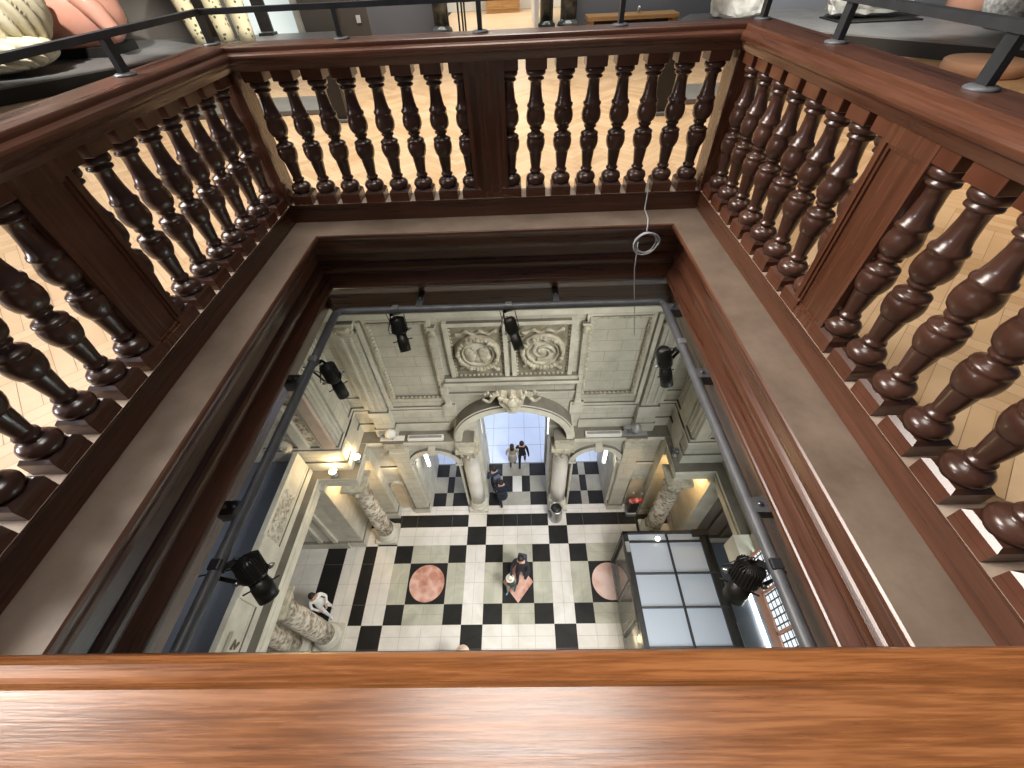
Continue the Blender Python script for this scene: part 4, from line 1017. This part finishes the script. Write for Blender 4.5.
# ------------------------------------------------------------------ people
def cloth(name, c, rough=.8): return mottled(name, tuple(k*.85 for k in c), tuple(min(1, k*1.12) for k in c), 14, rough)
def person(x, y, label, hgt=1.70, face=0.0, top=(.03, .03, .04), legs=(.02, .02, .03), hair=(.015, .012, .01), stride=.16, lean=0.0, arms='down', coat=False, long_hair=False, hat=None, bag=None, shoes=(.02, .02, .02), head_turn=0):
    k = hgt/1.72; base = h(x, y, .9998)
    rotm = Matrix.Rotation(face, 3, 'Z')      # figure faces +y at face = 0
    def P(a, b, c): return Vector((a*k, (b+lean*max(0, c-.9)**1.2)*k, c*k))
    V, E, R = [], [], []
    def add(p, r, par=None):
        V.append(p); R.append((r[0]*k, r[1]*k) if isinstance(r, tuple) else (r*k, r*k))
        if par is not None: E.append((par, len(V)-1))
        return len(V)-1
    pelvis = add(P(0, 0, .95), (.155, .115))
    waist = add(P(0, 0, 1.10), (.145, .105), pelvis); chest = add(P(0, .0, 1.30), (.165, .115), waist)
    sh = add(P(0, -.01, 1.42), (.12, .09), chest); neck = add(P(0, .0, 1.50), .055, sh); jaw = add(P(0, .025, 1.57), (.068, .075), neck); top_ = add(P(0, .01, 1.645), (.078, .095), jaw)
    tips = []
    for s in (-1, 1):
        st = s*stride
        hip = add(P(s*.095, 0, .88), .095, pelvis); kn = add(P(s*.10, .06+st*.45, .50), .062, hip); an = add(P(s*.10, st, .10), .042, kn)
        add(P(s*.10, st+.05, .05), (.042, .035), an); add(P(s*.105, st+.15, .035), (.040, .028), len(V)-1)
        so = add(P(s*.185, -.01, 1.40), .062, sh)
        if arms == 'hold':
            el = add(P(s*.25, .03, 1.13), .045, so); wr = add(P(s*.14, .24, 1.12), .033, el); dirv = Vector((-s*.5, .8, .05))
        elif arms == 'fwd':
            el = add(P(s*.26, .12, 1.17), .045, so); wr = add(P(s*.20, .36, 1.20), .033, el); dirv = Vector((-s*.1, 1, 0))
        else:
            el = add(P(s*.25, -.03-st*.2, 1.13), .045, so); wr = add(P(s*.27, .06-st*.5, .88), .032, el); dirv = Vector((0, .25, -1))
        dirv = dirv.normalized(); pal = add(V[wr]+dirv*.06*k, (.036, .02), wr)
        sidev = Vector((0, 1, 0)) if abs(dirv.z) > .7 else Vector((1, 0, 0)); nrm = dirv.cross(sidev)
        for q, ln in ((-1.5, .062), (-.5, .075), (.5, .072), (1.5, .056)):
            f1 = add(V[pal]+(dirv*.035+sidev*q*.017)*k, .010, pal); f2 = add(V[f1]+(dirv*ln*.5-nrm*s*.008)*k, .0085, f1); add(V[f2]+(dirv*ln*.4-nrm*s*.02)*k, .007, f2)
        t1 = add(V[wr]+(dirv*.035+sidev*.034)*k, .011, wr); add(V[t1]+(dirv*.035+sidev*.014)*k, .008, t1)
    me = bpy.data.meshes.new('person'); me.from_pydata(V, E, [])
    o = bpy.data.objects.new('person', me); COL.objects.link(o)
    sk = o.modifiers.new('skin', 'SKIN'); sk.use_smooth_shade = True
    for i, r in enumerate(R): me.skin_vertices[0].data[i].radius = r
    me.skin_vertices[0].data[0].use_root = True
    ss = o.modifiers.new('sub', 'SUBSURF'); ss.levels = ss.render_levels = 2
    dg = bpy.context.evaluated_depsgraph_get(); ev = o.evaluated_get(dg)
    new = bpy.data.meshes.new_from_object(ev, depsgraph=dg)
    o.modifiers.clear(); o.data = new; bpy.data.meshes.remove(me)
    mt, ml, mh, ms = cloth('clothing', top), cloth('trousers', legs), cloth('hair', hair, .6), cloth('shoes', shoes)
    new.materials.clear()
    for m in (SKIN, mt, ml, ms): new.materials.append(m)
    for p in new.polygons:
        c = p.center/k; p.use_smooth = True
        away = abs(c.x) > .17
        if c.z > 1.475: i = 0
        elif c.z < .09: i = 3
        elif c.z < (.62 if coat else .93) and not (away and c.z > .72): i = 2
        else: i = 1
        p.material_index = i
    # hands: skin below the wrist
    wr = [V[e] for e in range(len(V)) if abs(R[e][0]-.033*k) < 1e-6 or abs(R[e][0]-.032*k) < 1e-6]
    for p in new.polygons:
        for w_ in wr:
            d = p.center-w_
            if d.length < .20*k and abs(p.center.x) > .05*k and (d.y > .012*k if arms != 'down' else d.z < -.02*k) and p.center.z > .62*k: p.material_index = 0
    for v in new.vertices: v.co = rotm @ v.co
    o.location = base
    tag(o, label, 'person')
    def child(a, name):
        for v in a.b.verts: v.co = base + rotm @ (v.co)
        return a.build(name, o)
    hc = P(0, .0, 1.64)
    a = MB(); a.sphere(hc+Vector((0, -.018*k, .018*k)), .108*k, mh, 3, (.90, 1.02, 1.0), fn=lambda p: Vector((p.x, min(p.y, .62 if p.z < .25 else 1), max(p.z, -.75 if p.y < 0 else -.1))))
    if long_hair: a.sphere(hc+Vector((0, -.075*k, -.13*k)), .1*k, mh, 2, (1.0, .55, 1.6))
    child(a, 'hair')
    a = MB()                                             # face: eyes, nose, mouth, ears
    EYE, LIP = cloth('eyes', (.03, .02, .02), .3), cloth('lips', (.35, .12, .10), .5)
    for s in (-1, 1):
        a.sphere(hc+Vector((s*.032*k, .090*k, -.018*k)), .011*k, EYE, 1); a.sphere(hc+Vector((s*.086*k, .005*k, -.03*k)), .022*k, SKIN, 1, (.5, .8, 1.3))
    a.sphere(hc+Vector((0, .108*k, -.042*k)), .017*k, SKIN, 1, (.8, 1, 1.4)); a.sphere(hc+Vector((0, .088*k, -.082*k)), .017*k, LIP, 1, (1.5, .7, .5))
    child(a, 'face_features')
    if hat:
        a = MB(); a.lathe([(.001, .13*k), (.07*k, .12*k), (.10*k, .07*k), (.108*k, .03*k), (.17*k, .015*k), (.18*k, .005*k), (.105*k, .008*k)], hc, cloth('hat', hat, .8), 20); child(a, 'hat')
    if coat:
        a = MB(); a.lathe([(.20*k, .62*k), (.205*k, .66*k), (.18*k, .95*k), (.172*k, 1.08*k), (.15*k, 1.09*k)], Vector((0, 0, 0)), mt, 20); child(a, 'coat_skirt')
    if bag:
        a = MB(); a.box(Vector((-.13*k, -.27*k, 1.02*k)), Vector((.13*k, -.12*k, 1.40*k)), cloth('bag', bag), bev=.03); child(a, 'backpack')
    return o
person(-.0325, .6085, 'person in a light beige coat in the bright central doorway, left of the couple', 1.36, .05, top=(.40, .36, .30), legs=(.05, .045, .04), coat=True, stride=.10, hair=(.02, .014, .01), long_hair=True)
person(-.0065, .6105, 'person in a black jacket in the bright central doorway, right of the couple', 1.48, -.05, top=(.012, .012, .013), legs=(.012, .012, .014), stride=.22)
person(-.0765, .532, 'person in a dark blue top by the left arch column, farther of the two', 1.58, .5, top=(.03, .045, .085), legs=(.02, .025, .05), stride=.12, arms='hold', bag=(.10, .11, .16))
person(-.0585, .497, 'person in navy clothes by the left arch column, nearer of the two', 1.52, .3, top=(.012, .016, .035), legs=(.012, .016, .035), stride=.18, coat=True)
person(-.0135, .3110, 'dark-haired adult in dark clothes standing on the pink diamond inlay', 1.66, 2.9, top=(.018, .018, .028), legs=(.03, .03, .05), stride=.10, arms='fwd', long_hair=True, bag=(.05, .05, .08))
person(-.0370, .2850, 'child in a white hat and dark green jacket on the pink diamond inlay', 1.16, 2.6, top=(.07, .10, .095), legs=(.25, .32, .34), stride=.14, hat=(.72, .70, .62), shoes=(.25, .40, .48))
person(-.4385, .2475, 'person in white clothes standing near the thick veined column at the left', 1.50, -2.3, top=(.80, .80, .80), legs=(.72, .73, .76), hair=(.012, .010, .010), arms='hold', stride=.12, long_hair=True, shoes=(.7, .7, .7))
person(-.1225, .1460, 'person in a pale straw hat just above the near handrail', 1.66, 0, top=(.35, .30, .26), legs=(.06, .06, .08), hat=(.62, .46, .36))

# ------------------------------------------------------------------ light
def area(name, loc, target, sx, sy, power, col, spread=PI):
    l = bpy.data.lights.new(name, 'AREA'); l.shape = 'RECTANGLE'; l.size = sx; l.size_y = sy; l.energy = power; l.color = col; l.spread = spread
    o = bpy.data.objects.new(name, l); COL.objects.link(o); o.location = loc
    o.rotation_euler = (Vector(target)-Vector(loc)).to_track_quat('-Z', 'Y').to_euler(); return o
def point(name, loc, power, col, r=.08):
    l = bpy.data.lights.new(name, 'POINT'); l.energy = power; l.color = col; l.shadow_soft_size = r
    o = bpy.data.objects.new(name, l); COL.objects.link(o); o.location = loc; return o
def spot(name, loc, target, power, col, ang, blend=.5, r=.1):
    l = bpy.data.lights.new(name, 'SPOT'); l.energy = power; l.color = col; l.spot_size = math.radians(ang); l.spot_blend = blend; l.shadow_soft_size = r
    o = bpy.data.objects.new(name, l); COL.objects.link(o); o.location = loc
    o.rotation_euler = (Vector(target)-Vector(loc)).to_track_quat('-Z', 'Y').to_euler(); return o
w = bpy.data.worlds.new('room_ambience'); SC.world = w; w.use_nodes = True
w.node_tree.nodes['Background'].inputs['Color'].default_value = (.80, .86, 1, 1)
w.node_tree.nodes['Background'].inputs['Strength'].default_value = .07
WARM, COOL = (1, .86, .66), (.82, .91, 1)
# gallery ceiling lights
R_ = math.radians
area('skylight', (-.2, 1.6, 21.0), (-.2, 1.6, 0), 3.6, 3.6, 82, (1, .95, .88), R_(60))
area('gallery_light_left', (-5.4, 2.0, 16.4), (-5.4, 2.0, 11.5), 2.2, 6, 80, (1, .93, .84), R_(74))
area('gallery_light_back', (-1.0, 6.6, 16.4), (-1.0, 6.6, 11.5), 7, 2.2, 225, (1, .90, .76), R_(95))
area('gallery_light_right', (5.0, 3.2, 16.2), (5.0, 3.2, 11.5), 2.2, 6, 85, (1, .70, .40), R_(90))
area('gallery_high_window', (-7.0, 3.2, 17.6), (1.3, 1.6, 11.4), 5.0, 4.0, 200, (1, .92, .84), R_(60))
area('gallery_window_left', (-8.6, -.9, 13.7), (-.5, -.1, 12.6), 2.4, .9, 110, (.97, .95, 1), R_(120))
area('wall_washer', (-.8, 10.9, 15.6), (-.8, 12.5, 12.2), 9, .5, 150, (1, .96, .90), R_(130))  # unseen fill added to brighten the back wall
area('doorway_light', (-.2, S*(YW+2.4), 15.0), (-.2, S*(YW+2.4), 11.5), 2.5, 2.5, 260, (1, .95, .85))
spot('sculpture_light', (-6, 6, 16.5), u(-7.2, 8.2, -.6), 3000, (1, .96, .90), 38)
spot('sculpture_light', (-3, 8, 16.5), u(-5.2, 9.5, -.7), 2600, (1, .96, .88), 30)
spot('sculpture_light', (3, 7.5, 16.5), u(5.2, 8.6, -.8), 2800, (1, .97, .92), 45)
# hall: added ceiling fills, daylight from the right windows and the entrance, warm wall lamps
area('hall_ceiling_light', (2.6, 3.4, 10.5), (-1.5, 6.4, 5), 2.2, 1.2, 105, (1, .96, .86), R_(85))
area('hall_ceiling_light', (2.9, .4, 10.4), (-1.8, 3.2, 0), 2.5, 1.8, 330, (1, .97, .93), R_(84))
area('hall_window_light', h(.362, .10, .60), h(-.45, .25, .75), 2.6, 1.6, 300, (.82, .97, .94))
area('entrance_daylight', h(XC, .82, .62), h(XC, .76, 1), 9, 4, 420, (.72, .80, 1))
for sx in (-1, 1):
    x = (lambda q: q) if sx < 0 else (lambda q: 2*XC-q)
    point('nook_lamp', h(x(-.378), 0.440, .745), 42, (1, .66, .30), .1)
    point('bay_lamp', h(x(-.30), .468, .80), 5 if sx < 0 else 1, (1, .72, .42), .1)
point('ledge_glow', h(-.325, .4345, .660), 14, (1, .72, .38), .1)
point('ledge_glow', h(-.362, .4035, .660), 14, (1, .72, .38), .1)
spot('right_bay_lamp', h(.305, .19, .80), h(.34, .252, .70), 60, (1, .74, .42), 50)
point('booth_lamp', h(.188, .17, .90), 9, (1, .78, .45), .1)
area('bay_daylight', h(.29, .02, .60), h(.28, .20, .83), 1.2, 1.0, 16, (.66, .80, 1), R_(110))  # unseen cool fill added to tint the booth roof blue
area('side_void_daylight', h(-.62, .20, .42), h(-.60, .22, .65), 1.6, 3, 22, (.90, .94, 1), R_(120))  # unseen fill added to lift the slate strip from black
vs = SC.view_settings; vs.view_transform = 'Standard'; vs.look = 'None'; vs.exposure = 0; vs.gamma = 1; vs.use_curve_mapping = False
SC.cycles.use_denoising = True
SC.cycles.max_bounces = 8
